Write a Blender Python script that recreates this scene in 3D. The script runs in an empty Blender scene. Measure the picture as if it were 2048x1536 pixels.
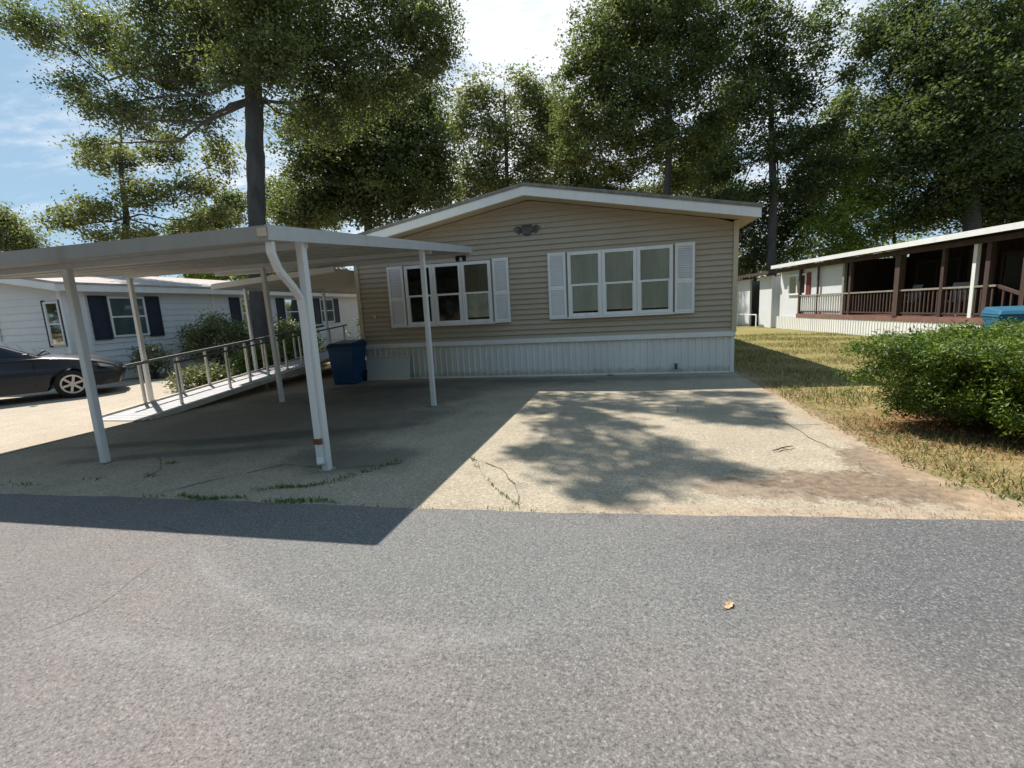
import bpy, math, random
import numpy as np
from mathutils import Vector, Matrix

rng = np.random.default_rng(7)
random.seed(7)
scene = bpy.context.scene
COL = scene.collection

# ------------------------------------------------------------------ camera frame
H = 1.6
FPX = 930.73
_y, _p, _r = 0.2152005, -0.162896, -0.05207324
_fw = np.array([-math.sin(_y) * math.cos(_p), math.cos(_y) * math.cos(_p), math.sin(_p)])
_r0 = np.array([math.cos(_y), math.sin(_y), 0.0])
_u0 = np.cross(_r0, _fw)
RT = math.cos(_r) * _r0 + math.sin(_r) * _u0
UP = -math.sin(_r) * _r0 + math.cos(_r) * _u0
SUN = np.array([-1.25, 0.91, 2.41])
SUN = SUN / np.linalg.norm(SUN)


def at(px, py, depth):
    """a place seen in the photograph at a given distance, as a world point"""
    return np.array([0, 0, H]) + ((px - 1024) * RT - (py - 768) * UP + FPX * _fw) * (depth / FPX)


# ------------------------------------------------------------------ node helpers
class NG:
    def __init__(self, name):
        self.m = bpy.data.materials.new(name)
        self.m.use_nodes = True
        self.t = self.m.node_tree
        self.b = self.t.nodes['Principled BSDF']
        self.tc = self.t.nodes.new('ShaderNodeTexCoord')
        self.vec = self.tc.outputs['Object']

    def n(self, typ, **kw):
        o = self.t.nodes.new(typ)
        for k, v in kw.items():
            setattr(o, k, v)
        return o

    def l(self, a, b):
        self.t.links.new(a, b)

    def put(self, sock, v):
        if isinstance(v, bpy.types.NodeSocket):
            self.l(v, sock)
        else:
            sock.default_value = v

    def noise(self, scale, detail=4, rough=0.55, vec=None, dist=0.0):
        o = self.n('ShaderNodeTexNoise')
        self.l(vec or self.vec, o.inputs['Vector'])
        o.inputs['Scale'].default_value = scale
        o.inputs['Detail'].default_value = detail
        o.inputs['Roughness'].default_value = rough
        o.inputs['Distortion'].default_value = dist
        return o.outputs['Fac']

    def scalevec(self, s, vec=None, off=(0, 0, 0)):
        o = self.n('ShaderNodeMapping')
        self.l(vec or self.vec, o.inputs['Vector'])
        o.inputs['Scale'].default_value = s
        o.inputs['Location'].default_value = off
        return o.outputs['Vector']

    def ma(self, op, a, b=0.0, c=None, clamp=False):
        o = self.n('ShaderNodeMath', operation=op)
        o.use_clamp = clamp
        self.put(o.inputs[0], a)
        self.put(o.inputs[1], b)
        if c is not None:
            self.put(o.inputs[2], c)
        return o.outputs[0]

    def step(self, v, lo, hi):
        o = self.n('ShaderNodeMapRange', interpolation_type='SMOOTHSTEP')
        self.put(o.inputs['Value'], v)
        o.inputs['From Min'].default_value = lo
        o.inputs['From Max'].default_value = hi
        return o.outputs['Result']

    def mix(self, f, a, b, mode='MIX'):
        o = self.n('ShaderNodeMix', data_type='RGBA', blend_type=mode)
        self.put(o.inputs[0], f)
        self.put(o.inputs[6], a if isinstance(a, bpy.types.NodeSocket) else (*a, 1)[:4])
        self.put(o.inputs[7], b if isinstance(b, bpy.types.NodeSocket) else (*b, 1)[:4])
        return o.outputs[2]

    def xyz(self, vec=None):
        o = self.n('ShaderNodeSeparateXYZ')
        self.l(vec or self.vec, o.inputs[0])
        return o.outputs

    def blob(self, cx, cy, rx, ry, ang=0.0, wob=0.35, soft=0.5, scale=1.6):
        """a stain of its own shape on a ground surface: 1 inside, 0 outside"""
        x, y, _ = self.xyz()
        dx = self.ma('SUBTRACT', x, cx)
        dy = self.ma('SUBTRACT', y, cy)
        c, s = math.cos(ang), math.sin(ang)
        u = self.ma('ADD', self.ma('MULTIPLY', dx, c / rx), self.ma('MULTIPLY', dy, s / rx))
        v = self.ma('ADD', self.ma('MULTIPLY', dx, -s / ry), self.ma('MULTIPLY', dy, c / ry))
        d = self.ma('SQRT', self.ma('ADD', self.ma('MULTIPLY', u, u), self.ma('MULTIPLY', v, v)))
        w = self.ma('MULTIPLY', self.ma('SUBTRACT', self.noise(scale, 5, 0.65), 0.5), wob * 4)
        d = self.ma('ADD', d, w)
        o = self.n('ShaderNodeMapRange', interpolation_type='SMOOTHSTEP')
        self.l(d, o.inputs['Value'])
        o.inputs['From Min'].default_value = 1.0 + soft
        o.inputs['From Max'].default_value = 1.0 - soft
        return o.outputs['Result']

    def bump(self, h, strength=0.4, dist=0.01):
        o = self.n('ShaderNodeBump')
        o.inputs['Strength'].default_value = strength
        o.inputs['Distance'].default_value = dist
        self.l(h, o.inputs['Height'])
        self.l(o.outputs['Normal'], self.b.inputs['Normal'])

    def out(self, col, rough=0.7, spec=0.3, metal=0.0):
        self.put(self.b.inputs['Base Color'], col if isinstance(col, bpy.types.NodeSocket) else (*col, 1)[:4])
        self.put(self.b.inputs['Roughness'], rough)
        self.b.inputs['Specular IOR Level'].default_value = spec
        self.b.inputs['Metallic'].default_value = metal
        return self.m


def plain(name, c, rough=0.55, var=0.12, scale=3.0, spec=0.3, metal=0.0, grime=None, bump=0.0, streak=False):
    g = NG(name)
    v = g.scalevec((1, 1, 0.15)) if streak else None
    n = g.noise(scale, 6, 0.6, vec=v)
    n2 = g.noise(scale * 9, 3, 0.6, vec=v)
    f = g.ma('ADD', g.ma('MULTIPLY', n, 0.7), g.ma('MULTIPLY', n2, 0.3))
    f = g.step(f, 0.3, 0.7)
    lo = tuple(x * (1 - var) for x in c)
    hi = tuple(min(1, x * (1 + var)) for x in c)
    col = g.mix(f, lo, hi)
    if grime:
        m = g.step(g.noise(scale * 1.7, 7, 0.7, vec=v), 0.55, 0.75)
        col = g.mix(g.ma('MULTIPLY', m, grime[1]), col, grime[0])
    if bump:
        g.bump(g.noise(scale * 12, 4), bump, 0.004)
    return g.out(col, rough, spec, metal)


# ------------------------------------------------------------------ materials
M = {}
WHITE = (0.78, 0.78, 0.77)
M['white_paint'] = plain('white_paint', WHITE, 0.45, 0.06, 1.5, grime=((0.45, 0.42, 0.36), 0.35), streak=True)
M['white_metal'] = plain('white_metal', (0.70, 0.71, 0.71), 0.38, 0.06, 1.2, 0.5, grime=((0.42, 0.40, 0.35), 0.45), streak=True)
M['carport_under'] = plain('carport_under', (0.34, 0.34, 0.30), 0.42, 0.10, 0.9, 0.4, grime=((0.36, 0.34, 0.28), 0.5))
M['carport_paint'] = plain('carport_paint', (0.50, 0.51, 0.51), 0.4, 0.07, 1.2, 0.5, grime=((0.30, 0.29, 0.25), 0.45), streak=True)
M['gutter_shaded'] = plain('gutter_shaded', (0.31, 0.305, 0.28), 0.5, 0.08, 1.2, 0.35, grime=((0.2, 0.19, 0.16), 0.45), streak=True)  # white trim paint darkened to carry shade on the front face
M['rail_grey'] = plain('rail_grey', (0.17, 0.17, 0.17), 0.6, 0.2, 5)
def skirt_metal():
    g = NG('skirt_metal')
    n = g.noise(1.1, 6, 0.6, vec=g.scalevec((1, 1, 0.15)))
    col = g.mix(g.step(n, 0.35, 0.7), (0.80, 0.80, 0.79), (0.70, 0.69, 0.66))
    x, y, z_ = g.xyz()
    # mud splashed up from the slab and a yellowed stretch beside the carport
    sp_ = g.ma('ADD', z_, g.ma('MULTIPLY', g.noise(6, 6, 0.75), -0.34))
    col = g.mix(g.ma('MULTIPLY', g.step(sp_, 0.02, -0.12), 0.6), col, (0.36, 0.31, 0.23))
    yl = g.ma('ADD', x, g.ma('MULTIPLY', g.noise(1.5, 5, 0.7), 2.2))
    col = g.mix(g.ma('MULTIPLY', g.step(yl, 0.2, -2.2), 0.45), col, (0.52, 0.49, 0.38))
    return g.out(col, 0.42, 0.45)


M['skirt_metal'] = skirt_metal()
M['rust'] = plain('rust', (0.20, 0.09, 0.05), 0.8, 0.35, 8)
M['siding_tan'] = plain('siding_tan', (0.415, 0.355, 0.27), 0.5, 0.07, 0.8, 0.35, grime=((0.36, 0.31, 0.24), 0.35))
M['trim_tan'] = plain('trim_tan', (0.56, 0.47, 0.34), 0.5, 0.06, 1.0)
M['siding_white'] = plain('siding_white', (0.66, 0.685, 0.71), 0.5, 0.05, 0.7, 0.3)
M['shutter_navy'] = plain('shutter_navy', (0.022, 0.028, 0.045), 0.45, 0.2, 2)
M['shingle_grey'] = plain('shingle_grey', (0.22, 0.215, 0.21), 0.9, 0.3, 5, bump=0.5)
M['shingle_pale'] = plain('shingle_pale', (0.42, 0.37, 0.35), 0.9, 0.25, 4, bump=0.5)
M['dark_room'] = plain('dark_room', (0.012, 0.013, 0.013), 0.9, 0.2, 2)
M['blind_grey'] = plain('blind_grey', (0.70, 0.70, 0.64), 0.8, 0.14, 2.2, streak=True)
M['blind_tan'] = plain('blind_tan', (0.34, 0.31, 0.24), 0.8, 0.12, 2)
M['curtain_white'] = plain('curtain_white', (0.80, 0.82, 0.72), 0.8, 0.25, 5)
M['brown_wood'] = plain('brown_wood', (0.075, 0.050, 0.042), 0.7, 0.3, 4, streak=True)
M['brown_siding'] = plain('brown_siding', (0.028, 0.018, 0.015), 0.7, 0.25, 2)
M['deck_red'] = plain('deck_red', (0.22, 0.12, 0.10), 0.75, 0.25, 4)
M['grey_wood'] = plain('grey_wood', (0.27, 0.25, 0.21), 0.8, 0.25, 5, grime=((0.16, 0.14, 0.11), 0.5))
M['ramp_deck'] = plain('ramp_deck', (0.38, 0.38, 0.40), 0.6, 0.15, 4)
M['pale_wood'] = plain('pale_wood', (0.64, 0.61, 0.55), 0.75, 0.18, 5)
M['bin_blue'] = plain('bin_blue', (0.010, 0.058, 0.155), 0.45, 0.2, 3, 0.4)
M['bin_blue_lid'] = plain('bin_blue_lid', (0.010, 0.048, 0.115), 0.45, 0.2, 3, 0.4)
M['bin_bright'] = plain('bin_bright', (0.012, 0.125, 0.235), 0.45, 0.15, 3, 0.4)
M['bin_grey_lid'] = plain('bin_grey_lid', (0.10, 0.13, 0.17), 0.5, 0.15, 3, 0.4)
M['bin_teal_lid'] = plain('bin_teal_lid', (0.02, 0.10, 0.17), 0.5, 0.15, 3, 0.3)
M['label_pale'] = plain('label_pale', (0.55, 0.62, 0.60), 0.5, 0.2, 12)
M['rubber'] = plain('rubber', (0.018, 0.018, 0.019), 0.8, 0.25, 9)
M['alloy'] = plain('alloy', (0.48, 0.48, 0.49), 0.3, 0.1, 6, 0.5, metal=0.7)
M['black_plastic'] = plain('black_plastic', (0.015, 0.016, 0.018), 0.55, 0.2, 6)
M['panel_grey'] = plain('panel_grey', (0.60, 0.62, 0.61), 0.35, 0.07, 0.9, 0.4)
M['ornament'] = plain('ornament', (0.11, 0.115, 0.12), 0.4, 0.3, 12, 0.5, metal=0.4)
M['terracotta'] = plain('terracotta', (0.30, 0.13, 0.08), 0.8, 0.2, 6)
M['red_paint'] = plain('red_paint', (0.20, 0.035, 0.03), 0.6, 0.2, 5)
M['chair_grey'] = plain('chair_grey', (0.33, 0.34, 0.35), 0.5, 0.1, 5)
M['twig_wood'] = plain('twig_wood', (0.10, 0.085, 0.06), 0.85, 0.3, 20)
M['dry_leaf'] = plain('dry_leaf', (0.48, 0.31, 0.18), 0.7, 0.2, 20)


def car_paint():
    g = NG('navy_car_paint')
    n = g.noise(1.4, 4)
    g.b.inputs['Coat Weight'].default_value = 0.35
    g.b.inputs['Coat Roughness'].default_value = 0.08
    return g.out(g.mix(n, (0.006, 0.008, 0.016), (0.010, 0.012, 0.022)), 0.4, 0.4, 0.0)


def glass(name, tint, rough=0.04, ior=1.5):
    g = NG(name)
    t = g.t
    tr = g.n('ShaderNodeBsdfTransparent')
    tr.inputs[0].default_value = (*tint, 1)
    gl = g.n('ShaderNodeBsdfGlossy')
    gl.inputs['Roughness'].default_value = rough
    gl.inputs[0].default_value = (0.9, 0.93, 0.95, 1)
    fr = g.n('ShaderNodeFresnel')
    fr.inputs[0].default_value = ior
    bp = g.n('ShaderNodeBump')
    bp.inputs['Strength'].default_value = 0.03
    g.l(g.noise(2.0, 2), bp.inputs['Height'])
    g.l(bp.outputs[0], gl.inputs['Normal'])
    mx = g.n('ShaderNodeMixShader')
    g.l(fr.outputs[0], mx.inputs[0])
    g.l(tr.outputs[0], mx.inputs[1])
    g.l(gl.outputs[0], mx.inputs[2])
    g.l(mx.outputs[0], t.nodes['Material Output'].inputs['Surface'])
    return g.m


M['car_paint'] = car_paint()
M['glass_dim'] = glass('dim_window_glass', (0.7, 0.74, 0.7), 0.15, ior=1.22)
M['glass'] = glass('window_glass', (0.80, 0.84, 0.82))
M['car_glass'] = glass('car_glass', (0.30, 0.36, 0.40))


def foliage(name, trans=0.35, rough=0.5, spec=0.35):
    g = NG(name)
    a = g.n('ShaderNodeAttribute', attribute_name='tint')
    g.out(a.outputs['Color'], rough, spec)
    tl = g.n('ShaderNodeBsdfTranslucent')
    tw = g.mix(0.6, a.outputs['Color'], (1.6, 1.75, 0.55), 'MULTIPLY')
    g.l(tw, tl.inputs['Color'])
    mx = g.n('ShaderNodeMixShader')
    mx.inputs[0].default_value = trans
    g.l(g.b.outputs[0], mx.inputs[1])
    g.l(tl.outputs[0], mx.inputs[2])
    g.l(mx.outputs[0], g.t.nodes['Material Output'].inputs['Surface'])
    return g.m


M['leaf'] = foliage('tree_leaves', 0.42, 0.58, 0.4)
M['needle'] = foliage('shrub_leaves', 0.25)
M['blade'] = foliage('grass_blades', 0.25, 0.7)
M['bark'] = plain('bark', (0.078, 0.070, 0.064), 0.9, 0.35, 3, streak=True, bump=0.8)


def concrete(name, base, dirt=False):
    g = NG(name)
    big = g.noise(0.45, 6, 0.6)
    mid = g.noise(2.7, 6, 0.65)
    fine = g.noise(38, 3, 0.7)
    grit = g.n('ShaderNodeTexVoronoi')
    g.l(g.vec, grit.inputs['Vector'])
    grit.inputs['Scale'].default_value = 55
    f = g.ma('ADD', g.ma('MULTIPLY', big, 0.5), g.ma('MULTIPLY', mid, 0.5))
    col = g.mix(g.step(f, 0.36, 0.66), tuple(x * 0.84 for x in base), tuple(x * 1.08 for x in base))
    col = g.mix(g.ma('MULTIPLY', g.step(fine, 0.42, 0.64), 0.75), col, tuple(x * 0.55 for x in base))
    col = g.mix(g.ma('MULTIPLY', g.step(grit.outputs['Color'], 0.62, 0.98), 0.4), col, (0.55, 0.49, 0.40))
    h = g.ma('ADD', g.ma('MULTIPLY', fine, 0.5), g.ma('MULTIPLY', mid, 0.4))
    if dirt:
        soil = g.mix(g.step(g.noise(14, 5, 0.7), 0.3, 0.7), (0.105, 0.075, 0.055), (0.235, 0.170, 0.120))
        x, y, _ = g.xyz()
        # oil and damp stains under the carport, tyre tracks towards the house; broad blobs also paint shade in
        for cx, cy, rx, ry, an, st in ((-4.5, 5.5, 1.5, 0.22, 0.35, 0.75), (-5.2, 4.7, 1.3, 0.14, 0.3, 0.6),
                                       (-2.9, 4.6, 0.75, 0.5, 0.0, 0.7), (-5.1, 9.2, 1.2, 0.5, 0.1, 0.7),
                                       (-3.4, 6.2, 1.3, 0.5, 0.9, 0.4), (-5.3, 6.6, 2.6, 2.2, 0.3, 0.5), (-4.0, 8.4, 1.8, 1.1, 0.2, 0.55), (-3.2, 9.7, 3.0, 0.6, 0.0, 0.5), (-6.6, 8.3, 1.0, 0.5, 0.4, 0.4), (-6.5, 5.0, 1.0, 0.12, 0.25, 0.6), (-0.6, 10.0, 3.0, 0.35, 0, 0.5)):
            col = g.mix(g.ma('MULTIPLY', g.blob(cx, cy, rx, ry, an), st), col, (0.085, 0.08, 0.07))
        # brown soil washed on to the slab by the lawn corner
        for cx, cy, rx, ry, an, st in ((2.05, 4.15, 0.85, 0.34, -0.1, 0.9), (2.45, 4.75, 0.32, 0.5, 0.2, 0.8), (1.25, 4.05, 0.6, 0.22, 0.0, 0.55)):
            col = g.mix(g.ma('MULTIPLY', g.blob(cx, cy, rx, ry, an, 0.6, 0.22, 5.0), st), col, soil)
        edge = g.ma('ADD', y, g.ma('MULTIPLY', g.noise(1.3, 5, 0.7), -0.75))
        col = g.mix(g.ma('MULTIPLY', g.ma('MULTIPLY', g.step(edge, 3.42, 3.12), 0.75), g.step(x, -0.8, 0.8)), col, g.mix(g.step(g.noise(9, 5, 0.7), 0.35, 0.65), (0.25, 0.185, 0.13), (0.39, 0.30, 0.215)))
        redge = g.ma('ADD', x, g.ma('MULTIPLY', g.noise(1.6, 5, 0.7), 0.6))
        col = g.mix(g.ma('MULTIPLY', g.step(redge, 2.62, 2.95), 0.7), col, g.mix(g.step(g.noise(9, 5, 0.7), 0.35, 0.65), (0.24, 0.17, 0.10), (0.40, 0.29, 0.19)))
    g.bump(h, 0.35, 0.006)
    return g.out(col, 0.85, 0.2)


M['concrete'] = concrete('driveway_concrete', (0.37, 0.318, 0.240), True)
M['concrete_pale'] = concrete('neighbour_concrete', (0.44, 0.375, 0.30))


def asphalt():
    g = NG('road_asphalt')
    big = g.noise(0.35, 5, 0.6)
    mid = g.noise(1.6, 5, 0.6)
    fine = g.noise(125, 2, 0.75)
    f2 = g.noise(52, 3, 0.8)
    f = g.ma('ADD', g.ma('MULTIPLY', big, 0.6), g.ma('MULTIPLY', mid, 0.4))
    col = g.mix(g.step(f, 0.38, 0.64), (0.138, 0.129, 0.124), (0.178, 0.157, 0.148))
    # greyer, bluer band where water leaves the driveway, darker on the right
    col = g.mix(g.ma('MULTIPLY', g.blob(-0.6, 2.7, 2.2, 0.75, 0.05, 0.3), 0.7), col, (0.135, 0.142, 0.140))
    col = g.mix(g.ma('MULTIPLY', g.blob(2.4, 2.9, 1.6, 0.9, 0.0, 0.3), 0.8), col, (0.088, 0.091, 0.096))
    col = g.mix(g.ma('MULTIPLY', g.blob(2.6, 1.6, 1.2, 0.8, 0.0, 0.3), 0.6), col, (0.118, 0.110, 0.105))
    # pale curved tyre scuffs
    x, y, _ = g.xyz()
    for cx, cy, rad, w, x0, x1, st in ((-1.2, 4.7, 2.75, 0.10, -2.7, -0.9, 0.45), (-2.2, 5.6, 3.95, 0.13, -3.0, -0.5, 0.40), (-1.6, 4.6, 3.05, 0.07, -2.4, -0.8, 0.2)):
        dx = g.ma('SUBTRACT', x, cx)
        dy = g.ma('SUBTRACT', y, cy)
        d = g.ma('SQRT', g.ma('ADD', g.ma('MULTIPLY', dx, dx), g.ma('MULTIPLY', dy, dy)))
        d = g.ma('ADD', d, g.ma('MULTIPLY', g.ma('SUBTRACT', g.noise(2.0, 4), 0.5), 0.25))
        b = g.ma('ABSOLUTE', g.ma('SUBTRACT', d, rad))
        b = g.step(b, w, 0.0)
        b = g.ma('MULTIPLY', b, g.ma('MULTIPLY', g.step(x, x0 - .5, x0 + .3), g.step(x, x1 + .5, x1 - .3)))
        b = g.ma('MULTIPLY', b, g.step(y, 4.0, 3.0))
        b = g.ma('MULTIPLY', b, g.step(g.noise(11, 6, 0.8), 0.30, 0.62))
        col = g.mix(g.ma('MULTIPLY', b, st), col, (0.25, 0.247, 0.24))
    # rusty blotch
    col = g.mix(g.ma('MULTIPLY', g.blob(-3.15, 2.35, 0.16, 0.1, 0.2, 0.4), 0.12), col, (0.22, 0.15, 0.115))
    grain = g.ma('ADD', g.ma('MULTIPLY', fine, 0.55), g.ma('MULTIPLY', f2, 0.45))
    col = g.mix(g.ma('MULTIPLY', g.step(grain, 0.50, 0.38), 0.72), col, (0.038, 0.036, 0.036))
    col = g.mix(g.ma('MULTIPLY', g.step(grain, 0.52, 0.63), 0.7), col, (0.33, 0.305, 0.295))
    # dark drips and small pits
    col = g.mix(g.ma('MULTIPLY', g.step(g.noise(3.1, 6, 0.75), 0.62, 0.72), 0.35), col, (0.06, 0.057, 0.056))
    g.bump(grain, 0.7, 0.006)
    return g.out(col, 0.8, 0.25)


M['asphalt'] = asphalt()


def turf():
    g = NG('dry_turf')
    a = g.noise(0.5, 6, 0.65)
    b = g.noise(5, 6, 0.7)
    c = g.noise(40, 3, 0.7)
    f = g.ma('ADD', g.ma('MULTIPLY', a, 0.4), g.ma('MULTIPLY', b, 0.6))
    x, y, _ = g.xyz()
    col = g.mix(g.step(f, 0.40, 0.60), (0.34, 0.25, 0.125), (0.17, 0.155, 0.06))
    col = g.mix(g.ma('MULTIPLY', g.step(y, 8, 18), 0.45), col, (0.22, 0.22, 0.07))
    col = g.mix(g.ma('MULTIPLY', g.step(c, 0.4, 0.7), 0.4), col, (0.10, 0.085, 0.04))
    soil = g.mix(g.step(c, 0.3, 0.7), (0.20, 0.145, 0.09), (0.36, 0.27, 0.18))
    e = g.ma('ADD', y, g.ma('MULTIPLY', g.noise(2, 5), -0.8))
    e2 = g.ma('ADD', x, g.ma('MULTIPLY', g.noise(1.6, 5), -0.9))
    m = g.ma('MAXIMUM', g.step(e, 3.75, 3.35), g.ma('MULTIPLY', g.step(e2, 2.45, 2.15), 0.8))
    col = g.mix(m, col, soil)
    # reddish mulch of fallen needles round the shrub
    col = g.mix(g.ma('MULTIPLY', g.blob(5.2, 6.0, 2.15, 1.3, 0.0, 0.3, 0.2, 3), 0.9), col,
                g.mix(g.step(c, 0.3, 0.7), (0.11, 0.05, 0.028), (0.30, 0.145, 0.075)))
    g.bump(c, 0.8, 0.02)
    return g.out(col, 0.95, 0.1)


M['turf'] = turf()
def grit():
    g = NG('grit')
    a = g.n('ShaderNodeAttribute', attribute_name='tint')
    return g.out(a.outputs['Color'], 0.9, 0.2)


M['grit'] = grit()
M['crack'] = plain('crack_fill', (0.11, 0.10, 0.08), 0.95, 0.4, 8)


# ------------------------------------------------------------------ mesh helpers
def tag(o, label=None, cat=None, group=None, kind=None):
    if label: o['label'] = label
    if cat: o['category'] = cat
    if group: o['group'] = group
    if kind: o['kind'] = kind
    return o


def thing(name, label, cat, loc=(0, 0, 0), rot=0.0, group=None):
    o = bpy.data.objects.new(name, None)
    o.empty_display_size = 0.2
    COL.objects.link(o)
    o.location = loc
    o.rotation_euler = (0, 0, rot)
    return tag(o, label, cat, group)


def origin_of(o):
    v = np.zeros(3)
    while o is not None:
        v = v + np.array(o.location)
        o = o.parent
    return v


def copy_tree(o, parent=None):
    c = o.copy()
    COL.objects.link(c)
    c.parent = parent
    for ch in [k for k in bpy.data.objects if k.parent == o]:
        copy_tree(ch, c)
    return c


class MB:
    def __init__(self):
        self.v, self.f = [], []

    def add(self, vs, fs):
        k = len(self.v)
        self.v += [tuple(map(float, p)) for p in vs]
        self.f += [tuple(i + k for i in q) for q in fs]
        return self

    def box(self, x0, x1, y0, y1, z0, z1):
        vs = [(x, y, z) for z in (z0, z1) for y in (y0, y1) for x in (x0, x1)]
        return self.add(vs, [(0, 2, 3, 1), (4, 5, 7, 6), (0, 1, 5, 4), (2, 6, 7, 3), (0, 4, 6, 2), (1, 3, 7, 5)])

    def bar(self, p, q, w, h=None, up=(0, 0, 1)):
        """box section bar from p to q, w across and h along up"""
        h = h or w
        p, q = np.array(p, float), np.array(q, float)
        d = q - p
        d /= np.linalg.norm(d)
        up = np.array(up, float)
        if abs(d @ up) > 0.95: up = np.array([0, 1.0, 0])
        s = np.cross(d, up); s /= np.linalg.norm(s)
        u = np.cross(s, d)
        vs = []
        for c in (p, q):
            for a, b in ((-1, -1), (1, -1), (1, 1), (-1, 1)):
                vs.append(c + s * a * w / 2 + u * b * h / 2)
        return self.add(vs, [(3, 2, 1, 0), (4, 5, 6, 7), (0, 1, 5, 4), (1, 2, 6, 5), (2, 3, 7, 6), (3, 0, 4, 7)])

    def tube(self, path, rad, n=8, cap=True):
        path = [np.array(p, float) for p in path]
        if not hasattr(rad, '__len__'): rad = [rad] * len(path)
        k = len(self.v)
        ref = None
        for i, p in enumerate(path):
            d = path[min(i + 1, len(path) - 1)] - path[max(i - 1, 0)]
            d /= np.linalg.norm(d)
            if ref is None:
                ref = np.array([1.0, 0, 0]) if abs(d[0]) < 0.8 else np.array([0, 1.0, 0])
            s = ref - d * (ref @ d); s /= np.linalg.norm(s)
            ref = s
            u = np.cross(d, s)
            for j in range(n):
                a = 2 * math.pi * j / n
                self.v.append(tuple(p + (s * math.cos(a) + u * math.sin(a)) * rad[i]))
        for i in range(len(path) - 1):
            for j in range(n):
                a, b = k + i * n + j, k + i * n + (j + 1) % n
                self.f.append((a, b, b + n, a + n))
        if cap:
            self.f.append(tuple(k + j for j in reversed(range(n))))
            e = k + (len(path) - 1) * n
            self.f.append(tuple(e + j for j in range(n)))
        return self

    def prism(self, poly, a, b, axis='y'):
        """polygon extruded along an axis; poly coordinates are the two other axes in order"""
        def pt(p, t):
            return (p[0], t, p[1]) if axis == 'y' else ((t, p[0], p[1]) if axis == 'x' else (p[0], p[1], t))
        n = len(poly)
        vs = [pt(p, a) for p in poly] + [pt(p, b) for p in poly]
        fs = [tuple(range(n)), tuple(range(2 * n - 1, n - 1, -1))]
        fs += [(i, i + n, (i + 1) % n + n, (i + 1) % n) for i in range(n)]
        return self.add(vs, fs)

    def lathe(self, prof, c=(0, 0, 0), n=20, axis='z', cap=True):
        k = len(self.v)
        for r, z in prof:
            for j in range(n):
                a = 2 * math.pi * j / n
                if axis == 'z': p = (r * math.cos(a), r * math.sin(a), z)
                else: p = (r * math.cos(a), z, r * math.sin(a))
                self.v.append((p[0] + c[0], p[1] + c[1], p[2] + c[2]))
        for i in range(len(prof) - 1):
            for j in range(n):
                a, b = k + i * n + j, k + i * n + (j + 1) % n
                self.f.append((a, b, b + n, a + n))
        if not cap: return self
        self.f.append(tuple(k + j for j in range(n)))
        e = k + (len(prof) - 1) * n
        self.f.append(tuple(e + j for j in range(n)))
        return self

    def build(self, name, mat, parent=None, world=True, bevel=0.0, smooth=False, seg=2):
        v = np.array(self.v)
        if parent is not None and world: v = v - origin_of(parent)
        me = bpy.data.meshes.new(name)
        me.from_pydata([tuple(p) for p in v], [], self.f)
        import bmesh
        bm = bmesh.new(); bm.from_mesh(me)
        bmesh.ops.recalc_face_normals(bm, faces=bm.faces)
        bm.to_mesh(me); bm.free()
        me.materials.append(mat)
        o = bpy.data.objects.new(name, me)
        COL.objects.link(o)
        if parent is not None: o.parent = parent
        if bevel:
            b = o.modifiers.new('bevel', 'BEVEL')
            b.width = bevel; b.segments = seg; b.limit_method = 'ANGLE'; b.angle_limit = math.radians(35)
        if smooth:
            for p in me.polygons: p.use_smooth = True
        return o


def quad_mesh(name, V, tint, mat, parent=None, tri=False):
    """V: (N,4,3) loose quads with one colour each"""
    n, k = V.shape[0], V.shape[1]
    me = bpy.data.meshes.new(name)
    me.vertices.add(n * k)
    vv = V.reshape(-1, 3)
    if parent is not None: vv = vv - origin_of(parent)
    me.vertices.foreach_set('co', vv.astype(np.float32).ravel())
    me.loops.add(n * k)
    me.loops.foreach_set('vertex_index', np.arange(n * k, dtype=np.int32))
    me.polygons.add(n)
    me.polygons.foreach_set('loop_start', np.arange(0, n * k, k, dtype=np.int32))
    me.polygons.foreach_set('loop_total', np.full(n, k, dtype=np.int32))
    me.update(calc_edges=True)
    a = me.color_attributes.new('tint', 'FLOAT_COLOR', 'POINT')
    c = np.ones((n, k, 4), np.float32)
    c[:, :, :3] = tint[:, None, :]
    a.data.foreach_set('color', c.ravel())
    me.materials.append(mat)
    o = bpy.data.objects.new(name, me)
    COL.objects.link(o)
    if parent is not None: o.parent = parent
    return o


def unit(a):
    return a / np.maximum(np.linalg.norm(a, axis=-1, keepdims=True), 1e-9)


def leaf_quads(c, size, flat=0.5, aspect=0.55):
    """bent diamond leaves at centres c (N,3)"""
    n = len(c)
    nor = rng.normal(size=(n, 3)); nor[:, 2] = np.abs(nor[:, 2]) + flat
    nor = unit(nor)
    t = unit(np.cross(nor, rng.normal(size=(n, 3))))
    s = np.cross(nor, t)
    L = (size * rng.uniform(0.65, 1.3, n))[:, None]
    W = L * aspect * rng.uniform(0.8, 1.2, (n, 1))
    bend = nor * L * rng.uniform(-0.18, 0.18, (n, 1))
    return np.stack([c - t * L / 2, c + s * W / 2 + bend, c + t * L / 2, c - s * W / 2 + bend], axis=1)


LEAF_TINTS = {
    'oak': np.array([[0.128, 0.152, 0.060], [0.150, 0.172, 0.062], [0.104, 0.132, 0.062]]),
    'olive': np.array([[0.165, 0.180, 0.080], [0.140, 0.160, 0.072], [0.190, 0.198, 0.092]]),
    'dark': np.array([[0.072, 0.098, 0.042], [0.086, 0.114, 0.042], [0.098, 0.122, 0.046]]),
    'lime': np.array([[0.21, 0.27, 0.05], [0.18, 0.24, 0.05], [0.24, 0.28, 0.07]]),
    'shrub': np.array([[0.100, 0.155, 0.018], [0.135, 0.190, 0.024], [0.065, 0.110, 0.020]]),
}


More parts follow.
